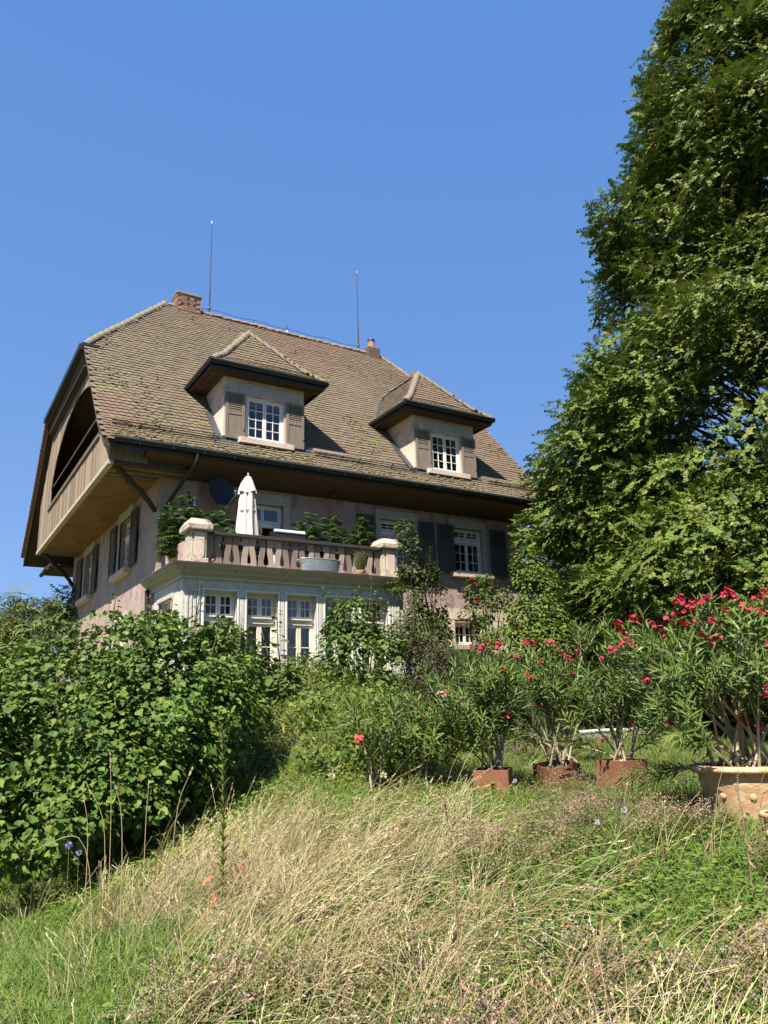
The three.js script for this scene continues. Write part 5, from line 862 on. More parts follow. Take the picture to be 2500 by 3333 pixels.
// climbing rose with a few red blooms
{
  const rose = shrub('climbing_rose', 'climbing rose with red blooms on the sunlit pink wall', 'rose', at(2.65, 20.6), [pxB(1030, 1275, 20.6, 0.38, 0.35), pxB(1045, 1320, 20.4, 0.32, 0.4), pxB(1050, 1260, 20.8, 0.3, 0.25), pxB(1020, 1330, 20.3, 0.4, 0.3), pxB(1085, 1290, 20.6, 0.3, 0.4), pxB(1050, 1375, 20, 0.5, 0.35)], 3600, {
    seed: 29, geos: [leafGeo(0.095, OVAL, 0.25, 0.2), leafGeo(0.08, ROUND, 0.25, 0.2)], cols: [[0.08, 0.125, 0.03], [0.10, 0.14, 0.035], [0.065, 0.11, 0.025]], mat: softMat, noise: 2.6, thr: 0.5 });
  const pet = (seed) => { const r = rng(seed), l = []; for (let i = 0; i < 14; i++) { const a = i * 2.4, k = 0.3 + 0.7 * (i / 14), g = leafGeo(0.055, ROUND, -0.3, -0.3); g.applyQuaternion(orient(V(Math.cos(a) * k, 1.1 - k, Math.sin(a) * k), V(-Math.cos(a), 0.6, -Math.sin(a)))); l.push(g); } return merge(l); };
  const red = leafMat(0.55, 0.03, 0.02, { t: 0.25 }), g = pet(4);
  for (const [u, v] of [[1021, 1253], [1027, 1262], [1032, 1300], [1064, 1268], [1008, 1310]]) { const p = px(u, v, 20.1), f = mesh('rose_bloom', g, red, rose); f.position.copy(p).sub(rose.position); f.rotation.set(0.6, u, 0); }
}
// light green shrub at the right house corner
shrub('light_green_shrub', 'light green bushy shrub at the right corner of the house', 'bush', at(3.7, 17.8), [pxB(1150, 1340, 17.8, 0.8, 0.75), pxB(1110, 1400, 17.4, 0.65, 0.5), pxB(1200, 1400, 17.4, 0.75, 0.6), pxB(1165, 1270, 18.2, 0.5, 0.5), pxB(1140, 1230, 18.6, 0.45, 0.6)], 15000, {
  seed: 30, geos: [leafGeo(0.095, OVAL, 0.25, 0.2), leafGeo(0.08, ROUND, 0.2, 0.2)], cols: [[0.12, 0.18, 0.032], [0.14, 0.2, 0.036], [0.10, 0.155, 0.03]], mat: softMat, noise: 1.9, thr: 0.36, bias: toEye });
// dark undergrowth beneath the tree, right of the lawn
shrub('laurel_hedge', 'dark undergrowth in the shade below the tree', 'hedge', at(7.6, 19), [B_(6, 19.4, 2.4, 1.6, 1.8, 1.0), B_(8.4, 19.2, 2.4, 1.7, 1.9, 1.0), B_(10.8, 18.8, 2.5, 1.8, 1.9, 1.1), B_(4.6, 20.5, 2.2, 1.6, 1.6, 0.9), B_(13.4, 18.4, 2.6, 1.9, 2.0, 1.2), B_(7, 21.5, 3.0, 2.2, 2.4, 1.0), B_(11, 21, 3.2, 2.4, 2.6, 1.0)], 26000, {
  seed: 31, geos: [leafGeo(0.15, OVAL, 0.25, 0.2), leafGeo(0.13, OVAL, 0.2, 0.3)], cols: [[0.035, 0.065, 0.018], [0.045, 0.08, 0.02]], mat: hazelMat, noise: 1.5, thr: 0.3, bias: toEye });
// reeds: long grey-green blades
{
  const r = rng(61), p0 = at(2.1, 15.2), t = thing('reed_clump', 'tall grey-green reed grass behind the left oleanders', 'grass clump', p0.x, ground(p0.x, p0.z), p0.z);
  const blade = leafGeo(1.0, [0.012, 0.014, 0.013, 0.012, 0.009, 0.005, 0], 0.4, 0.35), list = [];
  for (let i = 0; i < 1300; i++) { const s = 2.1 + (r() + r() - 1) * 1.35, d = 15.0 + (r() - 0.5) * 2.2, p = at(s, d); p.y = ground(p.x, p.z) + 0.1 + 0.5 * r(); const a = r() * 6.283; list.push({ p, q: orient(V(Math.cos(a) * 0.55, 1, Math.sin(a) * 0.55), V(Math.cos(a), -0.3, Math.sin(a))), s: 0.6 + 0.6 * r(), g: 0, c: vary([[0.075, 0.115, 0.06], [0.065, 0.10, 0.045], [0.09, 0.13, 0.06]], r) }); }
  foliage(t, list, [blade], softMat, 0);
}
// bamboo hanging in at the left edge
{
  const t = shrub('bamboo', 'drooping bamboo with narrow yellow-green leaves at the left edge', 'bamboo', at(-5.6, 9.9), [pxB(10, 1400, 9.9, 0.62, 0.42), pxB(50, 1480, 9.6, 0.5, 0.35), pxB(-40, 1330, 10, 0.5, 0.35), pxB(-70, 1480, 9.8, 0.8, 0.5)], 900, {
    seed: 33, geos: [sprigGeo(300, 9, 0.3, [leafGeo(0.17, LANCE, 0.25, 0.25)], { bend: 0.5, spread: 0.7 }), sprigGeo(301, 8, 0.26, [leafGeo(0.15, LANCE, 0.25, 0.35)], { bend: 0.6, spread: 0.7 })], cols: [[0.14, 0.185, 0.04], [0.11, 0.16, 0.035], [0.16, 0.19, 0.05]], mat: softMat, noise: 2, thr: 0.35, leafName: 'leaf_spray', near: 60 });
}
// pinkish garden wall glimpsed at the far left
{ const p = px(20, 1540, 15); const t = thing('garden_wall', 'low pinkish garden wall at the far left behind the hazel', 'wall', p.x, p.y - 1.2, p.z); t.rotation.y = -YAW; mesh('masonry', uvBox(rspan(-4, 0.9, 0, 1.55, -0.15, 0.15, 0.02)), M.plasterCream, t); mesh('coping', uvBox(rspan(-4, 0.95, 1.55, 1.62, -0.2, 0.2, 0.02)), M.terra, t); }

// ---------------------------------------------------------------- balcony plants
{
  const finger = (seed) => { const l = [], n = 7; for (let i = 0; i < n; i++) { const a = ((i - 3) / 3) * 1.75, g = leafGeo(0.16 * (1 - 0.09 * Math.abs(i - 3) ** 1.2), [0, 0.085, 0.11, 0.085, 0.04, 0], 0.2, 0.25); g.rotateZ(-a); l.push(g); } return merge(l); };
  const gs = [finger(1)], cols = [[0.075, 0.15, 0.032], [0.09, 0.17, 0.036], [0.06, 0.125, 0.03], [0.11, 0.185, 0.04]];
  const make = (label, x, z, shape, n, seed, scale = 1) => {
    const y = 3.27 + HY, t = thing('potted_plant', label, 'plant', x, y, z), r = rng(seed), list = [], st = [];
    mesh('pot', uvBox(prep(new THREE.LatheGeometry([[0, 0], [0.15, 0], [0.2, 0.34], [0.215, 0.34], [0.215, 0.38], [0.19, 0.38], [0.18, 0.3], [0, 0.3]].map((p) => new THREE.Vector2(...p)), 18))), M.terra, t);
    for (const [tx, ty, tz, nb] of shape) {
      const tip = V(tx, ty, tz), root = V(0, 0.3, 0), c = new THREE.QuadraticBezierCurve3(root, V(tx * 0.4, 0.3 + (ty - 0.3) * 0.6, tz * 0.4), tip); st.push(limb(c.getPoints(6), 0.014, 0.005, 5));
      for (let k = 0; k < nb; k++) {
        const u = 0.2 + 0.8 * ((k + 0.5) / nb), p = c.getPoint(u), a = k * 2.4, len = (0.42 * (1 - u) + 0.09) * scale, e = V(Math.cos(a) * len, 0.35 * len, Math.sin(a) * len); st.push(limb([p, p.clone().add(e)], 0.006, 0.003, 3));
        const m = 8; for (let j = 0; j < m; j++) { const w = 0.35 + 0.65 * (j / (m - 1)), q = p.clone().addScaledVector(e, w), b = a + (j % 2 ? 1 : -1) * (1.1 - w * 0.5) + (r() - 0.5) * 0.7, d = V(Math.cos(b), -0.15 + (r() - 0.5) * 0.6, Math.sin(b)); list.push({ p: q, q: orient(d, V(Math.cos(b) * 0.5, 1, Math.sin(b) * 0.5).addScaledVector(rv(r), 0.35)), s: (0.75 + 0.5 * r()) * (1.15 - 0.4 * u), g: 0, c: vary(cols, r) }); }
      }
    }
    mesh('stalk', merge(st), M.greenStem, t);
    for (const q of list) q.p.add(t.position);
    foliage(t, list, gs, softMat, n);
  };
  make('leafy plant spilling over the left end of the balcony', 5.1, -17.25, [[0.1, 1.95, 0.1, 20], [-0.45, 1.35, 0.15, 15], [0.45, 1.6, 0.1, 16], [-0.5, 0.8, 0.35, 14], [0.2, 1.5, 0.3, 14], [-0.3, 1.7, 0.0, 14], [-0.42, 0.45, 0.3, 10]], 120, 71, 1.1);
  make('dark leafy plant behind the left balcony pillar, under the satellite dish', 6.0, -16.95, [[0.0, 1.55, 0, 18], [0.4, 1.35, 0.1, 14], [-0.35, 1.5, 0.1, 14], [0.15, 1.1, 0.2, 10]], 60, 72);
  make('wide dark leafy plant right behind the barbecue', 8.25, -16.9, [[0, 1.75, 0, 18], [0.35, 1.6, 0.1, 15], [-0.35, 1.5, 0, 14], [-0.1, 1.3, 0.25, 12]], 60, 73);
  make('bright cone-shaped leafy plant in the middle of the balcony plant row', 8.85, -16.75, [[0, 1.7, 0, 22], [0.2, 1.35, 0.1, 14], [-0.2, 1.4, 0.1, 14], [0.3, 1.1, 0.2, 10]], 80, 74);
  make('narrow upright leafy plant next to the right balcony pillar', 9.65, -16.75, [[0.05, 1.75, 0, 24], [-0.15, 1.4, 0.1, 14], [0.22, 1.35, 0.05, 14]], 80, 75);
  // pot of wispy heather on the ledge
  const t = thing('heather_pot', 'wispy heather in a pot on the ledge, right of the tub', 'plant', 9.05, 3.276 + HY, -15.78), r = rng(76), list = [];
  mesh('pot', uvBox(prep(new THREE.LatheGeometry([[0, 0], [0.1, 0], [0.13, 0.13], [0.12, 0.13], [0.11, 0.1], [0, 0.1]].map((p) => new THREE.Vector2(...p)), 16))), M.terra, t);
  for (let i = 0; i < 130; i++) { const a = r() * 6.283, k = r() * 0.75; list.push({ p: V(Math.cos(a) * 0.05, 0.1, Math.sin(a) * 0.05), q: orient(V(Math.cos(a) * k, 1, Math.sin(a) * k), V(Math.cos(a), 0, Math.sin(a))), s: 0.25 + 0.22 * r(), c: vary([[0.13, 0.14, 0.05], [0.17, 0.15, 0.09], [0.09, 0.11, 0.035]], r) }); }
  scatter('sprig', sprigGeo(310, 16, 1, [leafGeo(0.16, [0, 0.12, 0.12, 0], 0.2, 0.2)], { bend: 0.25, spread: 0.5 }), softMat, list, t);
}

// the wooded edge behind the viewer that the dormer panes mirror
{
  const big = leafMat(1, 1, 1, { t: 0.3, rough: 0.6 });
  [[-16, -20, 13], [-7, -24, 15], [2, -22, 13], [11, -23, 16], [20, -18, 14], [-24, -12, 12], [28, -9, 14], [-27, -1, 9]].forEach(([s, d2, h], i) => {
    const p = at(s, d2);
    linden('woodland_tree', 'dark woodland tree ' + ['behind the viewer on the left', 'tall, behind the viewer left of the middle', 'low, straight behind the viewer', 'tallest of the edge, behind the viewer on the right', 'behind the viewer, far to the right', 'behind the viewer, far to the left', 'rightmost of the edge, beside the linden', 'leftmost and lowest of the edge'][i], p.x, p.z, [[0, 3], [h * 0.2, 5], [h * 0.55, 4.6], [h * 0.8, 2.8], [h, 0.3]], h, 700 + i, { cols: [[0.045, 0.075, 0.02], [0.055, 0.085, 0.022]], mat: big, limbs: 90, sprays: 40, size: 3, n: 8 });
  });
}
// ---------------------------------------------------------------- planters and oleanders
function planterShell(w, h, th = 0.012) {                         // four bent steel sheets
  return merge([rspan(-w / 2, w / 2, 0, h, w / 2 - th, w / 2, 0.004), rspan(-w / 2, w / 2, 0, h, -w / 2, -w / 2 + th, 0.004), rspan(-w / 2, -w / 2 + th, 0, h, -w / 2 + th, w / 2 - th, 0.004), rspan(w / 2 - th, w / 2, 0, h, -w / 2 + th, w / 2 - th, 0.004)]);
}
function steelPlanter(label, u, v, d, w, h, turn, tilt, slot) {
  const p = px(u, v, d); p.y = ground(p.x, p.z) - 0.04;
  const t = thing('steel_planter', label, 'planter', p.x, p.y, p.z, 'rusty planters in a row on the lawn'); t.rotation.set(tilt[0], turn, tilt[1]);
  mesh('shell', uvBox(planterShell(w, h)), M.rust, t);
  mesh('soil', uvBox(box(w - 0.03, 0.02, w - 0.03, 0, h - 0.06, 0)), M.soil, t);
  if (slot) mesh('grip_slot', box(0.2, 0.035, 0.004, 0.0, h - 0.11, w / 2 + 0.001), M.black, t);
  return { p, top: h - 0.05 };
}
const PL = [steelPlanter('rusty square planter leftmost in the row', 1067, 1700, 9.4, 0.4, 0.4, 0.75, [0, 0.02], false), steelPlanter('tilted rusty planter with a slot, second in the row', 1208, 1690, 9.9, 0.42, 0.4, -0.25, [0.1, 0.14], true), steelPlanter('rusty planter third in the row, striped with shadows', 1346, 1682, 9.5, 0.42, 0.42, 0.55 - YAW, [0, 0], false)];
// terracotta pots
function terracotta(label, u, v, d, R0, H) {
  const p = px(u, v, d); p.y = ground(p.x, p.z) - 0.03;
  const t = thing('terracotta_pot', label, 'pot', p.x, p.y, p.z);
  mesh('body', uvBox(prep(new THREE.LatheGeometry([[0, 0], [0.66 * R0, 0], [0.7 * R0, 0.02], [0.86 * R0, H * 0.7], [0.88 * R0, H * 0.74], [0.86 * R0, H * 0.78], [0.9 * R0, H * 0.9], [0.82 * R0, H * 0.9], [0.75 * R0, H * 0.6], [0, H * 0.6]].map((q) => new THREE.Vector2(...q)), 40))), M.terra, t);
  mesh('rim', uvBox(prep(new THREE.LatheGeometry([[0.84 * R0, H * 0.88], [0.95 * R0, H * 0.875], [R0, H * 0.9], [1.02 * R0, H * 0.94], [R0, H * 0.985], [0.95 * R0, H], [0.87 * R0, H], [0.84 * R0, H * 0.97]].map((q) => new THREE.Vector2(...q)), 40))), M.terra, t);
  mesh('soil', uvBox(prep(new THREE.CylinderGeometry(0.83 * R0, 0.83 * R0, 0.02, 24).translate(0, H * 0.9, 0))), M.soil, t);
  for (let i = 0; i < 10; i++) { const a = (i / 10) * 6.283; mesh('relief_knob', uvBox(prep(new THREE.SphereGeometry(0.03, 8, 6).scale(1, 1, 0.6).rotateY(-a + Math.PI / 2)).translate(Math.cos(a) * 0.81 * R0, H * 0.52, Math.sin(a) * 0.81 * R0)), M.terra, t); }
  return { p, top: H * 0.9 };
}
const TP = terracotta('large round terracotta pot under the biggest oleander', 1625, 1725, 6.9, 0.46, 0.48);
terracotta('terracotta pot cut by the right edge of the picture', 1705, 1760, 6.0, 0.2, 0.3);

const oleMat = leafMat(1, 1, 1, { t: 0.25, rough: 0.38 });
const OL = [0, 0.05, 0.066, 0.06, 0.036, 0];
const whorl = [0, 1, 2].map((i) => sprigGeo(200 + i, 13 + i, 0.2, [leafGeo(0.135, OL, 0.3, 0.18), leafGeo(0.12, OL, 0.3, 0.05)], { whorl: true, bend: 0.05, lo: 0.25 }));
const bloom = (seed, n) => { const r = rng(seed), l = []; for (let f = 0; f < n; f++) { const c = V((r() - 0.5) * 0.085, (r() - 0.5) * 0.06, (r() - 0.5) * 0.085), up = V(c.x * 9, 0.9, c.z * 9).addScaledVector(rv(r), 0.5).normalize(), q0 = orient(up, rv(r)); for (let i = 0; i < 5; i++) { const a = (i / 5) * 6.283, g = leafGeo(0.03, [0.1, 0.3, 0.42, 0.3, 0], 0.25, 0.15); g.applyQuaternion(orient(V(Math.cos(a), 0.35, Math.sin(a)), V(-Math.cos(a) * 0.4, 1, -Math.sin(a) * 0.4))).applyQuaternion(q0).translate(c.x, c.y, c.z); l.push(g); } } return merge(l); };
const bloomGeo = [bloom(1, 9), bloom(2, 6), bloom(3, 4)], redM = leafMat(0.50, 0.04, 0.085, { t: 0.3 }), coralM = leafMat(0.66, 0.10, 0.09, { t: 0.3 }), pinkM = leafMat(0.75, 0.3, 0.42, { t: 0.3 });
// one oleander: stems fan from the foot, fork, carry whorls of narrow leaves and clusters of flowers at their tips
function oleander(label, foot, o) {
  const t = thing('oleander', label, 'oleander', foot.x, foot.y, foot.z, null), r = rng(o.seed), st = [], wh = [], tips = [];
  for (const [u, v, dd, forks] of o.stems) {
    const tip = px(u, v + (o.lower ?? 22), o.d + (dd ?? 0)).sub(foot), base = V((r() - 0.5) * o.base, 0, (r() - 0.5) * o.base), len = tip.distanceTo(base), c = new THREE.QuadraticBezierCurve3(base, base.clone().lerp(tip, 0.5).add(V(-tip.x * 0.08, len * 0.08, -tip.z * 0.08)), tip);
    st.push(limb(c.getPoints(8), 0.009 + 0.008 * len, 0.006, 5));
    const ends = [[c, 1]];
    for (let k = 0; k < (forks ?? 5); k++) { const f = 0.4 + 0.5 * r(), p = c.getPoint(f), dir = c.getTangent(f).addScaledVector(rv(r), 0.55).add(V(0, 0.25, 0)).normalize(), e = p.clone().addScaledVector(dir, (0.22 + 0.35 * r()) * (o.fork ?? 1)), cc = new THREE.QuadraticBezierCurve3(p, p.clone().lerp(e, 0.5).add(V(0, 0.02, 0)), e); st.push(limb(cc.getPoints(4), 0.006, 0.003, 4)); ends.push([cc, 0]); }
    for (const [cc, main] of ends) {
      const L = cc.getLength(), from = main ? Math.max(0.35, 1 - 0.55 / L) : 0.15, n = Math.max(2, Math.round((L * (1 - from)) / 0.125));
      for (let k = 0; k < n; k++) { const w = mix(from, 0.98, (k + 0.5) / n), p = cc.getPoint(w), d = cc.getTangent(w).addScaledVector(rv(r), 0.3); wh.push({ p: p.clone().add(foot), q: orient(d, rv(r)), s: (o.size ?? 1) * (0.75 + 0.45 * r()), g: Math.floor(r() * 3), c: vary(o.cols ?? [[0.10, 0.165, 0.045], [0.08, 0.135, 0.038], [0.125, 0.19, 0.055], [0.15, 0.205, 0.075]], r) }); }
      tips.push(cc.getPoint(1));
    }
  }
  mesh('branches', uvBox(merge(st)), M.paleStem, t).name = numbered('stem_work'); t.children.at(-1).userData.kind = 'stuff';
  foliage(t, wh, whorl, oleMat, o.near ?? 150, 'leaf_whorl');
  const put = (p, m, k) => { const f = mesh('flower_cluster', bloomGeo[k], m, t); f.position.copy(p); f.rotation.set(r() * 0.8, r() * 6, r() * 0.8); f.scale.setScalar(0.55 + 0.4 * r()); };
  for (const [u, v, k, c] of o.flowers ?? []) put(px(u, v, o.d - 0.28).sub(foot), c === 'coral' ? coralM : c === 'pink' ? pinkM : redM, k ?? 0);
  for (const p of tips) if (r() < (o.bloom ?? 0.06)) put(p.clone().add(V(0, 0.06, 0)), redM, 1 + Math.floor(r() * 2));
  return t;
}
const top = (q) => V(q.p.x, q.p.y + q.top, q.p.z);
oleander('oleander with red flowers in the leftmost rusty planter', top(PL[0]), { d: 9.4, base: 0.22, seed: 81, near: 150,
  stems: [[985, 1460], [1010, 1430, 0.2], [1035, 1400, 0.1], [1060, 1420, -0.2], [1090, 1400, 0.3], [1110, 1430], [960, 1520, 0.2], [1130, 1470, 0.1], [1005, 1500, -0.3], [1050, 1480, -0.35], [1085, 1490, -0.3], [975, 1570, 0], [1040, 1540, -0.3], [1105, 1540, -0.1], [1020, 1570, -0.2]],
  flowers: [[1038, 1400, 0], [1058, 1388, 0], [1078, 1390, 1], [1086, 1445, 0], [1115, 1418, 0], [1133, 1385, 0], [1018, 1395, 0], [990, 1530, 1, 'pink'], [1003, 1528, 1, 'pink'], [1100, 1540, 1], [1072, 1540, 1], [965, 1490, 0, 'coral'], [955, 1500, 1, 'pink'], [1138, 1455, 1], [1070, 1405, 2, 'pink']] });
oleander('oleander with bare lower stems in the tilted rusty planter', top(PL[1]), { d: 9.9, base: 0.24, seed: 82, near: 150,
  stems: [[1150, 1440, 0.1], [1180, 1420, 0.3], [1210, 1430, -0.2], [1240, 1420, 0.1], [1265, 1440, 0.2], [1165, 1480, -0.2], [1225, 1490, -0.3], [1200, 1470, 0.2], [1140, 1520, 0], [1250, 1500, -0.1], [1265, 1370, 0.5, 5]],
  flowers: [[1155, 1390, 0], [1180, 1387, 0], [1195, 1390, 1], [1215, 1415, 0], [1248, 1410, 0], [1238, 1425, 1], [1228, 1420, 0], [1163, 1520, 1], [1190, 1530, 2], [1275, 1430, 2], [1150, 1465, 1]] });
oleander('oleander with wide fanning stems in the third rusty planter', top(PL[2]), { d: 9.5, base: 0.26, seed: 83, near: 150,
  stems: [[1290, 1440, 0.2], [1310, 1400, 0], [1330, 1380, 0.2], [1355, 1400, -0.2], [1375, 1420, 0.1], [1300, 1500, -0.2], [1340, 1470, -0.3], [1380, 1480, -0.1], [1400, 1500, 0.2], [1280, 1540, 0.1], [1430, 1570, 0.1, 3], [1255, 1590, 0, 3], [1370, 1540, -0.3, 3]],
  flowers: [[1366, 1566, 0], [1298, 1600, 2], [1347, 1475, 1], [1325, 1410, 1], [1300, 1420, 1], [1362, 1440, 2]] });
oleander('biggest oleander full of red flowers in the terracotta pot', top(TP), { d: 6.9, base: 0.42, seed: 84, near: 300, size: 0.95, fork: 0.9, bloom: 0.04, lower: 62,
  stems: [[1330, 1400, 0.2, 5], [1355, 1350, 0.3, 5], [1385, 1370, -0.1, 5], [1410, 1320, 0.1, 6], [1440, 1345, -0.3, 5], [1470, 1300, 0.2, 6], [1500, 1320, -0.2, 6], [1530, 1285, 0.1, 6], [1560, 1310, 0.4, 5], [1590, 1290, -0.1, 6], [1620, 1280, 0.2, 6], [1650, 1300, -0.3, 5], [1400, 1420, -0.3, 5], [1450, 1410, -0.5, 5], [1520, 1400, -0.5, 5], [1580, 1390, -0.4, 5], [1640, 1400, -0.5, 5], [1700, 1330, 0, 5], [1690, 1450, -0.2, 5], [1410, 1500, -0.2, 4], [1480, 1520, -0.5, 4], [1450, 1600, 0.1, 4], [1740, 1400, 0, 4]],
  flowers: [[1340, 1350, 0], [1348, 1365, 0], [1362, 1338, 0], [1352, 1378, 1], [1373, 1332, 1], [1340, 1392, 0], [1365, 1390, 0], [1325, 1400, 1], [1460, 1300, 0], [1472, 1295, 0], [1484, 1305, 0], [1478, 1318, 0], [1495, 1318, 0], [1500, 1300, 0], [1516, 1295, 0], [1530, 1290, 0], [1460, 1325, 1], [1565, 1280, 0], [1578, 1277, 0], [1590, 1290, 1], [1566, 1318, 0], [1610, 1310, 0], [1538, 1340, 0], [1520, 1372, 0], [1535, 1382, 0], [1548, 1375, 0], [1480, 1345, 0], [1410, 1345, 1], [1425, 1355, 1], [1440, 1375, 1], [1640, 1320, 0], [1650, 1280, 0], [1632, 1290, 1], [1605, 1395, 1], [1655, 1480, 0], [1648, 1500, 0], [1608, 1555, 0], [1632, 1560, 0], [1640, 1570, 0], [1447, 1565, 0], [1392, 1470, 1], [1415, 1440, 2], [1470, 1460, 2], [1500, 1340, 1], [1445, 1340, 1]] });
{ // oleanders without visible pots, left of the row
  const f1 = px(930, 1660, 9.8); f1.y = ground(f1.x, f1.z);
  oleander('low dark oleander left of the planters with one pink flower', f1, { d: 9.8, base: 0.5, seed: 85, near: 80, bloom: 0.03, stems: [[880, 1540], [910, 1520, 0.2], [940, 1500], [970, 1510, -0.2], [900, 1580, -0.2], [950, 1570, -0.3], [860, 1600], [985, 1590], [925, 1610, -0.3]], flowers: [[898, 1573, 2, 'coral']] });
  const f2 = px(815, 1660, 9.2); f2.y = ground(f2.x, f2.z);
  oleander('small oleander shoot with a coral flower in the meadow', f2, { d: 9.2, base: 0.3, seed: 86, near: 40, bloom: 0, size: 1.15, cols: [[0.11, 0.16, 0.06], [0.09, 0.14, 0.05]], stems: [[785, 1575, 0, 2], [830, 1590, 0.1, 2], [858, 1570, 0.1, 2], [800, 1620, -0.1, 2]], flowers: [[781, 1600, 0, 'coral'], [776, 1595, 1, 'coral']] });
  const f3 = px(1225, 1620, 12.5); f3.y = ground(f3.x, f3.z);
  oleander('leafy oleander behind the gap in the planter row', f3, { d: 12.5, base: 0.6, seed: 87, near: 60, bloom: 0.04, stems: [[1080, 1470], [1120, 1460], [1160, 1450], [1200, 1440, 0.3], [1240, 1460], [1270, 1480], [1100, 1530], [1180, 1510], [1240, 1530], [1140, 1560], [1060, 1540]] });
}
{ // white pipe lying at the far end of the lawn, on a low stone edge
  const a = px(1250, 1593, 15.5), b = px(1460, 1570, 17.5), g = (p) => ground(p.x, p.z);
  const t = thing('white_pipe', 'long white pipe lying at the end of the lawn', 'pipe', a.x, g(a) + 0.0, a.z), P = [0, 0.25, 0.5, 0.75, 1].map((k) => { const p = a.clone().lerp(b, k); return V(p.x - a.x, g(p) - g(a) + 0.16, p.z - a.z); }); P.push(V(P[4].x + 3, P[4].y + 0.1, P[4].z + 0.4));
  mesh('tube', tube(P, 0.042, 12, 40), M.pipe, t);
  const s = thing('edging_stone', 'low mossy edging stones under the white pipe', 'stone edging', a.x, g(a), a.z); const r = rng(99);
  for (let i = 0; i < 12; i++) { const k = i / 11, p = a.clone().lerp(b, k * 0.9 - 0.12), m = mesh('stone', uvBox(rbox(0.28 + 0.1 * r(), 0.12, 0.16, 0.03)), M.mossy, s); m.position.set(p.x - a.x, g(p) - g(a) + 0.04, p.z - a.z + 0.16); m.rotation.set(r() * 0.2, r() * 3, r() * 0.2); }
}

// ---------------------------------------------------------------- meadow
// a tuft: blades as folded ribbons
function tuftGeo(seed, n, h, w, o = {}) {
  const r = rng(seed), pos = [], idx = [], seg = o.seg ?? 3;
  for (let i = 0; i < n; i++) {
    const a = r() * 6.283, lean = (o.lean ?? 0.5) * (0.3 + r()), H = h * (0.55 + 0.6 * r()), x0 = (r() + r() - 1) * (o.spread ?? 0.06), z0 = (r() + r() - 1) * (o.spread ?? 0.06), W = w * (0.7 + 0.6 * r()), dx = Math.cos(a), dz = Math.sin(a), k0 = pos.length / 3, fa = a + 1.57 + (r() - 0.5) * 1.2, ax = Math.cos(fa), az = Math.sin(fa), bend = (o.bend ?? 0.5) * (0.4 + r());
    for (let j = 0; j <= seg; j++) {
      const t = j / seg, ang = lean + bend * t * t * 1.6, q = 1 - (o.blunt ? 0.35 * t : Math.pow(t, 1.7));
      const y = H * t * Math.cos(ang * 0.75), e = H * t * Math.sin(ang * 0.75);
      pos.push(x0 + dx * e - ax * W * q, y, z0 + dz * e - az * W * q, x0 + dx * e + ax * W * q, y, z0 + dz * e + az * W * q);
    }
    for (let j = 0; j < seg; j++) { const b = k0 + j * 2; idx.push(b, b + 1, b + 2, b + 1, b + 3, b + 2); }
  }
  const g = new THREE.BufferGeometry(); g.setAttribute('position', new THREE.Float32BufferAttribute(pos, 3)); g.setIndex(idx); return prep(g);
}
// straw: thin stalks, some with a loose seed head, all bent one way
function strawGeo(seed, n, h, o = {}) {
  const r = rng(seed), l = [];
  for (let i = 0; i < n; i++) {
    const a = (r() - 0.5) * (o.fan ?? 1.6), H = h * (0.55 + 0.6 * r()), k = (o.lean ?? 0.9) * (0.35 + 0.9 * r()), x0 = (r() + r() - 1) * 0.1, z0 = (r() + r() - 1) * 0.1, dx = Math.cos(a), dz = Math.sin(a), P = [];
    for (let j = 0; j <= 4; j++) { const t = j / 4, an = k * (0.35 + 0.8 * t); P.push(V(x0 + dx * H * t * Math.sin(an), H * t * Math.cos(an) * 0.95, z0 + dz * H * t * Math.sin(an))); }
    l.push(limb(P, 0.0018 * (o.th ?? 1), 0.0011 * (o.th ?? 1), 3));
    if (r() < (o.head ?? 0.3)) { const e = P[4], d = P[4].clone().sub(P[3]).normalize(); for (let m = 0; m < 7; m++) { const g = leafGeo(0.022, [0, 0.13, 0.1, 0], 0.3, 0.1); g.applyQuaternion(orient(d.clone().addScaledVector(rv(r), 0.45), rv(r))); const q = e.clone().addScaledVector(d, -0.013 * m); g.translate(q.x, q.y, q.z); l.push(g); } }
  }
  return merge(l);
}
// oregano: stems with small leaves and a loose head of tiny mauve-brown flowers
function herbGeo(seed, n, h, part) {
  const r = rng(seed), l = [];
  for (let i = 0; i < n; i++) {
    const a = r() * 6.283, k = 0.12 + 0.4 * r(), tip = V(Math.cos(a) * h * k + (r() - 0.5) * 0.1, h * (0.7 + 0.4 * r()), Math.sin(a) * h * k + (r() - 0.5) * 0.1), b = V((r() - 0.5) * 0.08, 0, (r() - 0.5) * 0.08);
    if (part === 'stem') l.push(limb([b, b.clone().lerp(tip, 0.5).add(V(0, 0.03, 0)), tip], 0.0018, 0.0012, 3));
    const nl = 12; for (let j = 0; j < nl; j++) { const t = 0.15 + 0.75 * (j / nl), p = b.clone().lerp(tip, t).add(V(0, 0.06 * t * (1 - t), 0)), e = j * 1.57 + i, d = V(Math.cos(e), 0.25, Math.sin(e)), rr = r(); if (part === 'leaf') { const g = leafGeo(0.024 * (1.25 - t * 0.6) * (0.7 + 0.6 * rr), OVAL, 0.25, 0.2); g.applyQuaternion(orient(d, V(Math.cos(e) * 0.2, 1, Math.sin(e) * 0.2))).translate(p.x, p.y, p.z); l.push(g); } }
    for (let j = 0; j < 16; j++) { const d = rv(r), p = tip.clone().add(V(d.x * 0.032, d.y * 0.028 + 0.005, d.z * 0.032)), q = rv(r); if (part === 'head') { const g = leafGeo(0.011, [0, 0.4, 0.35, 0], 0.3, 0); g.applyQuaternion(orient(d, q)).translate(p.x, p.y, p.z); l.push(g); } }
  }
  return merge(l);
}
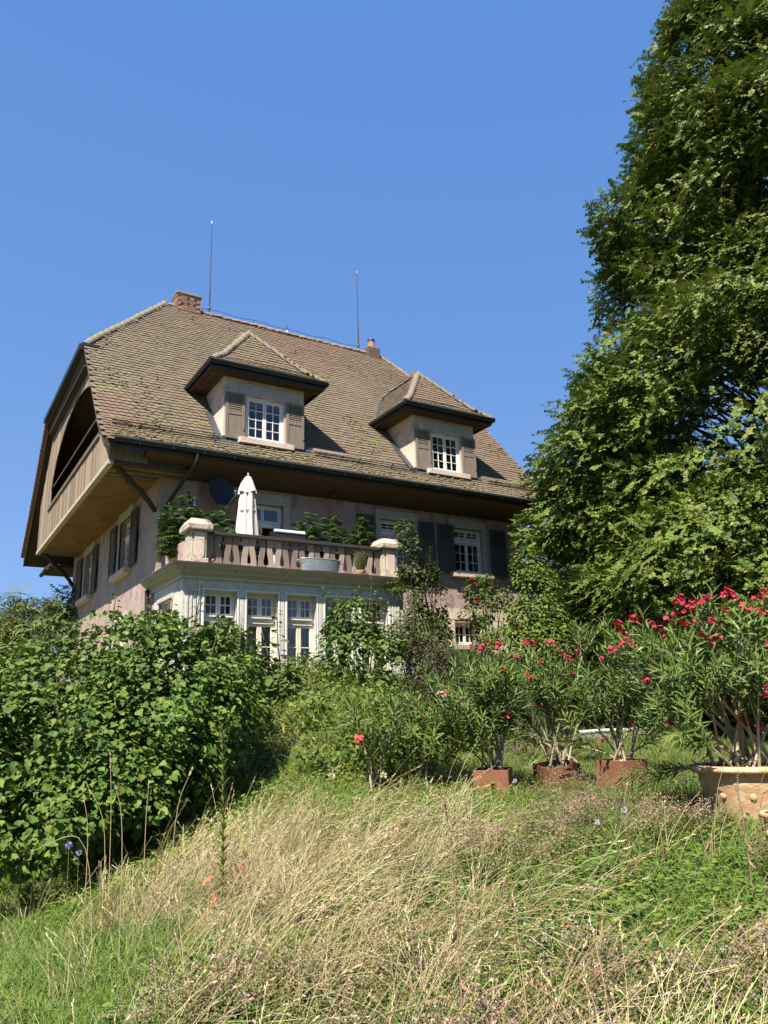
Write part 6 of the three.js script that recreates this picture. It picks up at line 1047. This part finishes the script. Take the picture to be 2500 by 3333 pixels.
{
  const gMat = leafMat(1, 1, 1, { t: 0.3, rough: 0.55, spec: 0.5 }), sMat = std({ roughness: 0.8 }), hMat = leafMat(1, 1, 1, { t: 0.25, rough: 0.8, spec: 0.3 });
  const G = [tuftGeo(1, 22, 0.17, 0.0022, { lean: 0.45 }), tuftGeo(2, 20, 0.22, 0.0024, { lean: 0.55, bend: 0.7 }), tuftGeo(3, 16, 0.3, 0.0028, { lean: 0.6, bend: 0.9, seg: 4 }), tuftGeo(4, 26, 0.07, 0.002, { lean: 0.6 })];
  const LONG = [tuftGeo(5, 16, 0.42, 0.0042, { lean: 0.5, bend: 1.1, seg: 5, spread: 0.09 }), tuftGeo(6, 14, 0.5, 0.0046, { lean: 0.6, bend: 1.3, seg: 5, spread: 0.1 })];
  const ST = [strawGeo(1, 10, 0.5, { lean: 1.1 }), strawGeo(2, 8, 0.75, { lean: 1.4, head: 0.4, fan: 0.8 }), strawGeo(3, 12, 0.42, { lean: 0.5, fan: 3.2, head: 0.35 }), strawGeo(4, 7, 0.85, { lean: 1.6, fan: 0.7, head: 0.4 })];
  const HL = [1, 2, 3].map((i) => herbGeo(i, 6, 0.26, 'leaf')), HH = [1, 2, 3].map((i) => herbGeo(i, 6, 0.26, 'head')), HS = [1, 2, 3].map((i) => herbGeo(i, 6, 0.26, 'stem'));
  const CL = [0, 1].map((i) => { const r = rng(400 + i), l = []; for (let k = 0; k < 16; k++) { const d = rv(r), g = leafGeo(0.02 + 0.014 * r(), ROUND, 0.15, 0.2); g.applyQuaternion(orient(V(d.x, 0.2, d.z), V(d.x * 0.3, 1, d.z * 0.3))).translate(d.x * 0.08, 0.04 + 0.1 * r(), d.z * 0.08); l.push(g); } return merge(l); });
  const lists = {}, add = (k, t) => (lists[k] ??= []).push(t), r = rng(2024);
  const proj = (p) => { const q = p.clone().sub(camera.position), z = q.dot(FW); return [829.5 + (1669.3 * q.dot(RT)) / z, 1106 - (1669.3 * q.dot(UP)) / z]; };
  const green = [[0.12, 0.20, 0.04], [0.14, 0.225, 0.045], [0.10, 0.175, 0.036], [0.165, 0.23, 0.055]], lush = [[0.11, 0.20, 0.036], [0.13, 0.22, 0.036], [0.155, 0.225, 0.045], [0.18, 0.22, 0.05]], straw = [[0.40, 0.31, 0.165], [0.50, 0.41, 0.25], [0.35, 0.27, 0.145], [0.30, 0.215, 0.11], [0.44, 0.40, 0.19]], herb = [[0.10, 0.17, 0.04], [0.08, 0.14, 0.034], [0.13, 0.195, 0.045]], heads = [[0.32, 0.21, 0.15], [0.37, 0.26, 0.20], [0.27, 0.19, 0.11], [0.22, 0.19, 0.08], [0.40, 0.28, 0.27]], clover = [[0.085, 0.165, 0.03], [0.11, 0.19, 0.035], [0.14, 0.2, 0.04]];
  const upq = (x, z, k = 0.25, az = null) => { const e = 0.3, n = V(ground(x - e, z) - ground(x + e, z), 2 * e, ground(x, z - e) - ground(x, z + e)).normalize().multiplyScalar(0.6).add(V(0, 0.4, 0)).addScaledVector(rv(r), k * 0.5).normalize(); const a = az ?? r() * 6.283; return new THREE.Quaternion().setFromUnitVectors(V(0, 1, 0), n).multiply(new THREE.Quaternion().setFromAxisAngle(V(0, 1, 0), a)); };
  // straw lies over towards the viewer's right and a little away
  const windAz = Math.atan2(-(RT0.z * 0.9 + GF.z * 0.15), RT0.x * 0.9 + GF.x * 0.15);
  for (let d = 2.2; d < 19; ) {
    const step = 0.0078 * d + 0.01, dd = step * 1.15, half = d * 0.56 + 1.0;
    for (let s = -half - 1.6; s < half; s += step) {
      const D = d + (r() - 0.5) * dd * 2, S_ = s + (r() - 0.5) * step * 2, p = at(S_, D); p.y = ground(p.x, p.z) - 0.01;
      if (p.x > HOUSE.x0 - 0.4 && p.z < -15.5) continue;
      const n1 = noise3(p.x * 0.8, 1, p.z * 0.8), n2 = noise3(p.x * 2.2, 5, p.z * 2.2), n3 = noise3(p.x * 1.3 + 40, 2, p.z * 1.3), n4 = noise3(p.x * 3.6, 9, p.z * 3.6);
      const sc = mix(1, 1.5, smooth(8, 16, D));
      // where is what: lawn on the near left, straw mounds in the middle, oregano to the right, mown lawn behind the planters, lush bank below the bay
      const lawnL = smooth(-0.7, -1.5, S_ + 0.42 * (D - 4) + (n1 - 0.5) * 0.9), lawnR = smooth(8.9, 10, D + (n1 - 0.5)) * smooth(1.6, 2.6, S_), bank = smooth(6.7, 7.9, D - 0.3 * S_ + (n1 - 0.5) * 1.5) * smooth(2.0, 0.9, S_);
      const mound = Math.exp(-((S_ + 1.35) ** 2) / 0.8 - ((D - 6.2) ** 2) / 1.8) + 0.5 * Math.exp(-((S_ - 0.15) ** 2) / 1.0 - ((D - 6.4) ** 2) / 1.8) + 0.1 * Math.exp(-((S_ + 0.1) ** 2) / 1.4 - ((D - 4.6) ** 2) / 1.2), wild = (1 - lawnL) * (1 - lawnR) * (1 - bank), oreg = wild * smooth(0.40, 0.58, n3 + 0.08 * smooth(-1, 2, S_) - mound * 0.5);
      const q = r();
      if (lawnL > r()) {
        add('G' + (q < 0.5 ? 0 : q < 0.85 ? 1 : 2), { p, q: upq(p.x, p.z), s: (0.75 + 0.5 * r()) * sc, c: vary(green, r) });
        if (r() < 0.018) add('ST2', { p, q: upq(p.x, p.z), s: 0.6 + 0.5 * r(), c: vary(straw, r) });
      } else if (lawnR > r()) {
        add('G' + (q < 0.75 ? 3 : 0), { p, q: upq(p.x, p.z), s: (0.8 + 0.6 * r()) * sc, c: vary([[0.10, 0.165, 0.035], [0.125, 0.185, 0.045], [0.155, 0.18, 0.06]], r) });
        if (r() < 0.1 * smooth(11, 9, D)) add('CL0', { p, q: upq(p.x, p.z), s: 0.8, c: vary(clover, r) });
      } else if (bank > r()) {
        const yel = smooth(0.5, 0.7, n2) * 0.6, cc = vary(lush, r), c = [mix(cc[0], 0.2, yel), mix(cc[1], 0.2, yel), mix(cc[2], 0.045, yel)];
        if (q < 0.42) add('LG' + (r() < 0.5 ? 0 : 1), { p, q: upq(p.x, p.z, 0.5), s: (0.5 + 0.5 * r()) * sc, c }); else if (q < 0.8) add('G' + (r() < 0.5 ? 1 : 2), { p, q: upq(p.x, p.z, 0.4), s: (0.9 + 0.6 * r()) * sc, c }); else add('CL' + (r() < 0.5 ? 0 : 1), { p, q: upq(p.x, p.z), s: (1 + r()) * sc, c });
        if (r() < 0.025) add('ST2', { p, q: upq(p.x, p.z), s: 0.7 + 0.4 * r(), c: vary(straw, r) });
      } else {
        const shelf = smooth(0.6, 1.6, S_) * smooth(6.0, 7.4, D), dry = clamp(0.10 + mound * 1.3 + 0.6 * smooth(0.48, 0.68, n1) - 0.4 * oreg - 0.34 * smooth(0.2, 1.6, S_) - shelf * 0.6, 0.05, 1);
        if (q < 0.55) add('G' + (r() < 0.6 ? 1 : 2), { p, q: upq(p.x, p.z, 0.4), s: (0.6 + 0.5 * r()) * sc, c: vary(r() < dry * 0.6 ? straw : green, r) });
        if (r() < 0.12 * (1 - dry * 0.7)) add('LG' + (r() < 0.5 ? 0 : 1), { p, q: upq(p.x, p.z, 0.5), s: 0.45 + 0.5 * r(), c: vary(green, r) });
        if (r() < 0.28 * dry) add('ST' + Math.floor(r() * 4), { p, q: upq(p.x, p.z, 0.3, windAz + (r() - 0.5) * 2.4 + (n2 - 0.5) * 3), s: 0.7 + 0.5 * r(), c: vary(straw, r) });
        if (r() < oreg * 0.26) { const k = Math.floor(r() * 3), t = { p, q: upq(p.x, p.z, 0.4), s: (0.7 + 0.6 * r()) }; add('HL' + k, { ...t, c: vary(herb, r) }); add('HS' + k, { ...t, c: [0.20, 0.16, 0.08] }); if (n4 > 0.55) add('HH' + k, { ...t, c: vary(heads, r) }); }
        if (r() < 0.3 * (1 - dry)) add('CL' + (r() < 0.5 ? 0 : 1), { p, q: upq(p.x, p.z), s: 0.8 + 0.7 * r(), c: vary(clover, r) });
      }
    }
    d += dd;
  }
  const geos = { G, LG: LONG, ST, HL, HH, HS, CL }, nm = { G: ['grass', 'green grass of the meadow and lawn'], LG: ['long_grass', 'long arching grass on the bank below the bay'], ST: ['dry_grass', 'dry straw-coloured grass lying over the meadow'], HL: ['herb_leaves', 'small leaves of the herbs in the meadow'], HH: ['herb_flowers', 'faded mauve flower heads of the meadow herbs'], HS: ['herb_stems', 'thin stems of the meadow herbs'], CL: ['ground_cover', 'round-leaved ground cover between the grass'] };
  let total = 0;
  for (const k in geos) {
    geos[k].forEach((g, i) => { const l = lists[k + i]; if (!l) return; total += l.length; const im = scatter(nm[k][0], g, k === 'ST' || k === 'HS' ? sMat : k === 'HH' ? hMat : gMat, l); tag(im, nm[k][1], nm[k][0].replace('_', ' '), null, 'stuff'); });
  }
  console.log('meadow tufts', total);
}
// single plants that stand out of the meadow
{
  const lanceL = [leafGeo(0.09, [0, 0.09, 0.12, 0.08, 0], 0.25, 0.2)];
  const spike = (label, u0, v0, u1, v1, d, n, seed, cols, low) => {
    const f = px(u0, v0, d); f.y = ground(f.x, f.z); const tip = px(u1, v1, d), t = thing('tall_weed', label, 'weed', f.x, f.y, f.z), r = rng(seed), list = [], c = new THREE.QuadraticBezierCurve3(V(0, 0, 0), tip.clone().sub(f).multiplyScalar(0.5).add(V(0.03, 0.05, 0)), tip.clone().sub(f));
    mesh('stalk', limb(c.getPoints(8), 0.009, 0.004, 6), M.greenStem, t);
    for (let i = 0; i < n; i++) { const w = 0.12 + 0.88 * (i / n), p = c.getPoint(w), a = i * 2.4, k = 0.35 + 0.5 * (1 - w); list.push({ p: p.clone().add(f), q: orient(V(Math.cos(a) * k, 0.75, Math.sin(a) * k), V(-Math.cos(a) * 0.4, 0.9, -Math.sin(a) * 0.4)), s: (0.55 + 0.5 * (1 - w)) * (0.8 + 0.4 * r()), g: 0, c: vary(cols, r) }); }
    foliage(t, list, lanceL, softMat, n);
    for (const [x, y, z, a] of low ?? []) { const m = mesh('red_leaf', leafGeo(0.095, [0, 0.13, 0.18, 0.12, 0], 0.3, 0.5), leafMat(0.46, 0.14, 0.065, { t: 0.3 }), t); m.position.set(x, y, z); m.quaternion.copy(orient(V(Math.cos(a), -0.1, Math.sin(a)), V(0.1, 1, 0.3))); }
  };
  spike('tall leafy weed spike with orange-red lower leaves before the hazel', 478, 1900, 478, 1565, 5.4, 110, 91, [[0.16, 0.19, 0.05], [0.13, 0.17, 0.04], [0.19, 0.2, 0.06]], [[0.03, 0.33, 0.02, 0.3], [-0.05, 0.3, 0, 2.8], [0.07, 0.22, 0.03, -0.3], [0.08, 0.36, 0, 0.9], [-0.04, 0.2, 0.03, 2.2], [0.05, 0.08, 0.04, 0.5]]);
  spike('slender green weed in the right foreground of the meadow', 1480, 2140, 1370, 1960, 4.2, 26, 92, [[0.10, 0.17, 0.04]]);
  // dead dock stalks
  const dock = (label, u0, v0, u1, v1, d, seed, th = 1) => { const f = px(u0, v0, d); f.y = ground(f.x, f.z); const tip = px(u1, v1, d).sub(f), t = thing('dead_stalk', label, 'dead stalk', f.x, f.y, f.z), r = rng(seed), c = new THREE.QuadraticBezierCurve3(V(0, -0.05, 0), tip.clone().multiplyScalar(0.5).add(V(0.02, 0, 0.02)), tip); mesh('stalk', uvBox(limb(c.getPoints(10), 0.0042 * th, 0.0024 * th, 6)), M.dead, t); const tw = []; for (let i = 0; i < 9; i++) { const w = 0.45 + 0.55 * (i / 9), p = c.getPoint(w), dd = V((r() - 0.5) * 0.6, 1, (r() - 0.5) * 0.6).normalize(); tw.push(limb([p, p.clone().addScaledVector(dd, 0.08 + 0.1 * r())], 0.002 * th, 0.001, 3)); for (let k = 0; k < 5; k++) tw.push(new THREE.IcosahedronGeometry(0.005 * th, 0).translate(p.x + dd.x * 0.03 * k, p.y + dd.y * 0.03 * k, p.z + dd.z * 0.03 * k)); } mesh('seed_head', merge(tw), M.dead, t); for (let i = 0; i < 5; i++) { const w = 0.15 + 0.14 * i, p = c.getPoint(w), m = mesh('withered_leaf', leafGeo(0.07, [0, 0.12, 0.15, 0.1, 0], 0.7, 0.6), leafMat(0.26, 0.17, 0.10, { t: 0.2 }), t); m.position.copy(p); m.quaternion.copy(orient(V(r() - 0.5, -1, r() - 0.5), rv(r))); } };
  dock('tall dead brown stalk rising in the middle of the meadow', 1000, 2240, 958, 1700, 3.5, 95, 1.1);
  dock('dark dry stalk forking below the third planter', 1370, 1990, 1345, 1760, 5.6, 97, 0.8);
  dock('thin dark stalk standing alone before the terracotta pot', 1445, 1960, 1412, 1730, 5.8, 98, 0.7);
  dock('dark stalks beside the right edge below the terracotta pot', 1625, 1950, 1590, 1690, 5.2, 99, 0.9);
  // tall grass stems with seed heads against the dark hazel
  const stem = (label, pts, d, seed) => { const P = pts.map(([u, v]) => px(u, v, d)), f = P[0].clone(); f.y = ground(f.x, f.z); const t = thing('grass_stem', label, 'grass stem', f.x, f.y, f.z, 'tall single grass stems before the dark hazel'), Q_ = [V(0, 0, 0), ...P.slice(1).map((p) => p.sub(f))], c = new THREE.CatmullRomCurve3(Q_); mesh('stalk', limb(c.getPoints(12), 0.0028, 0.0014, 4), std({ color: [0.38, 0.3, 0.16] }), t); const r = rng(seed), l = []; for (let i = 0; i < 14; i++) { const w = 1 - i * 0.012, p = c.getPoint(w), g = leafGeo(0.02, [0, 0.2, 0.14, 0], 0.3, 0.1); g.applyQuaternion(orient(c.getTangent(w).addScaledVector(rv(r), 0.5), rv(r))).translate(p.x, p.y, p.z); l.push(g); } mesh('seed_head', merge(l), std({ color: [0.42, 0.33, 0.2] }), t); };
  [[[241, 1860], [240, 1740], [238, 1630]], [[228, 1860], [222, 1770], [187, 1692]], [[190, 1850], [189, 1780], [178, 1710]], [[315, 1840], [316, 1760], [322, 1690]], [[370, 1800], [385, 1740], [414, 1662]], [[215, 1900], [170, 1810], [70, 1838]], [[270, 1850], [262, 1760], [250, 1700]]].forEach((p, i) => stem(['tallest straight grass stem before the dark hazel', 'grass stem bending left with its head before the hazel', 'short grass stem with a hooked tip, left before the hazel', 'short straight grass stem right of the hazel shadow', 'grass stem leaning right over the green bank edge', 'grass stem arching far left before the hazel', 'grass stem just right of the tallest straight stem'][i], p, 5.8 - 0.15 * i, 500 + i));
  // clustered white-green globes and lilac scabious
  const globe = (label, u, v, d, col, R0, seed) => { const p = px(u, v, d), f = V(p.x, ground(p.x, p.z), p.z), t = thing('wild_flower', label, 'flower', f.x, f.y, f.z), r = rng(seed), h = Math.max(0.12, p.y - f.y), l = []; mesh('stalk', limb([V(0, 0, 0), V(0.01, h * 0.5, 0), V(0, h, 0)], 0.003, 0.002, 4), M.greenStem, t); for (let i = 0; i < 40; i++) { const q = rv(r), g = leafGeo(R0 * 0.9, [0, 0.22, 0.2, 0], 0.3, 0); g.applyQuaternion(orient(q, rv(r))).translate(q.x * R0 * 0.3, h + q.y * R0 * 0.3, q.z * R0 * 0.3); l.push(g); } mesh('bloom', merge(l), leafMat(...col, { t: 0.3 }), t); };
  globe('pale round flower head left of the centre bank', 716, 1677, 8, [0.5, 0.52, 0.33], 0.036, 1); globe('pale round flower head on the bank, nearer the oleanders', 828, 1675, 8, [0.5, 0.5, 0.3], 0.034, 2); globe('pale round flower head in the straw below the bank', 772, 1730, 7, [0.5, 0.47, 0.28], 0.03, 3);
  globe('lilac scabious flower at the foot of the hazel', 149, 1826, 5.6, [0.38, 0.3, 0.62], 0.022, 4); globe('lilac scabious flower in the grass right of the first one', 170, 1842, 5.5, [0.36, 0.3, 0.58], 0.018, 5); globe('pale lilac flower on a dark stalk below the third planter', 1348, 1750, 5.6, [0.6, 0.5, 0.6], 0.022, 6); globe('pale lilac flower left of the dark forking stalk', 1290, 1775, 5.6, [0.55, 0.48, 0.6], 0.02, 7); globe('lilac flower in front of the leftmost rusty planter', 1112, 1687, 8.6, [0.45, 0.36, 0.65], 0.024, 8);
}
scene.traverse((o) => { if (o.isMesh) { o.castShadow = true; o.receiveShadow = true; } });
renderer.render(scene, camera);
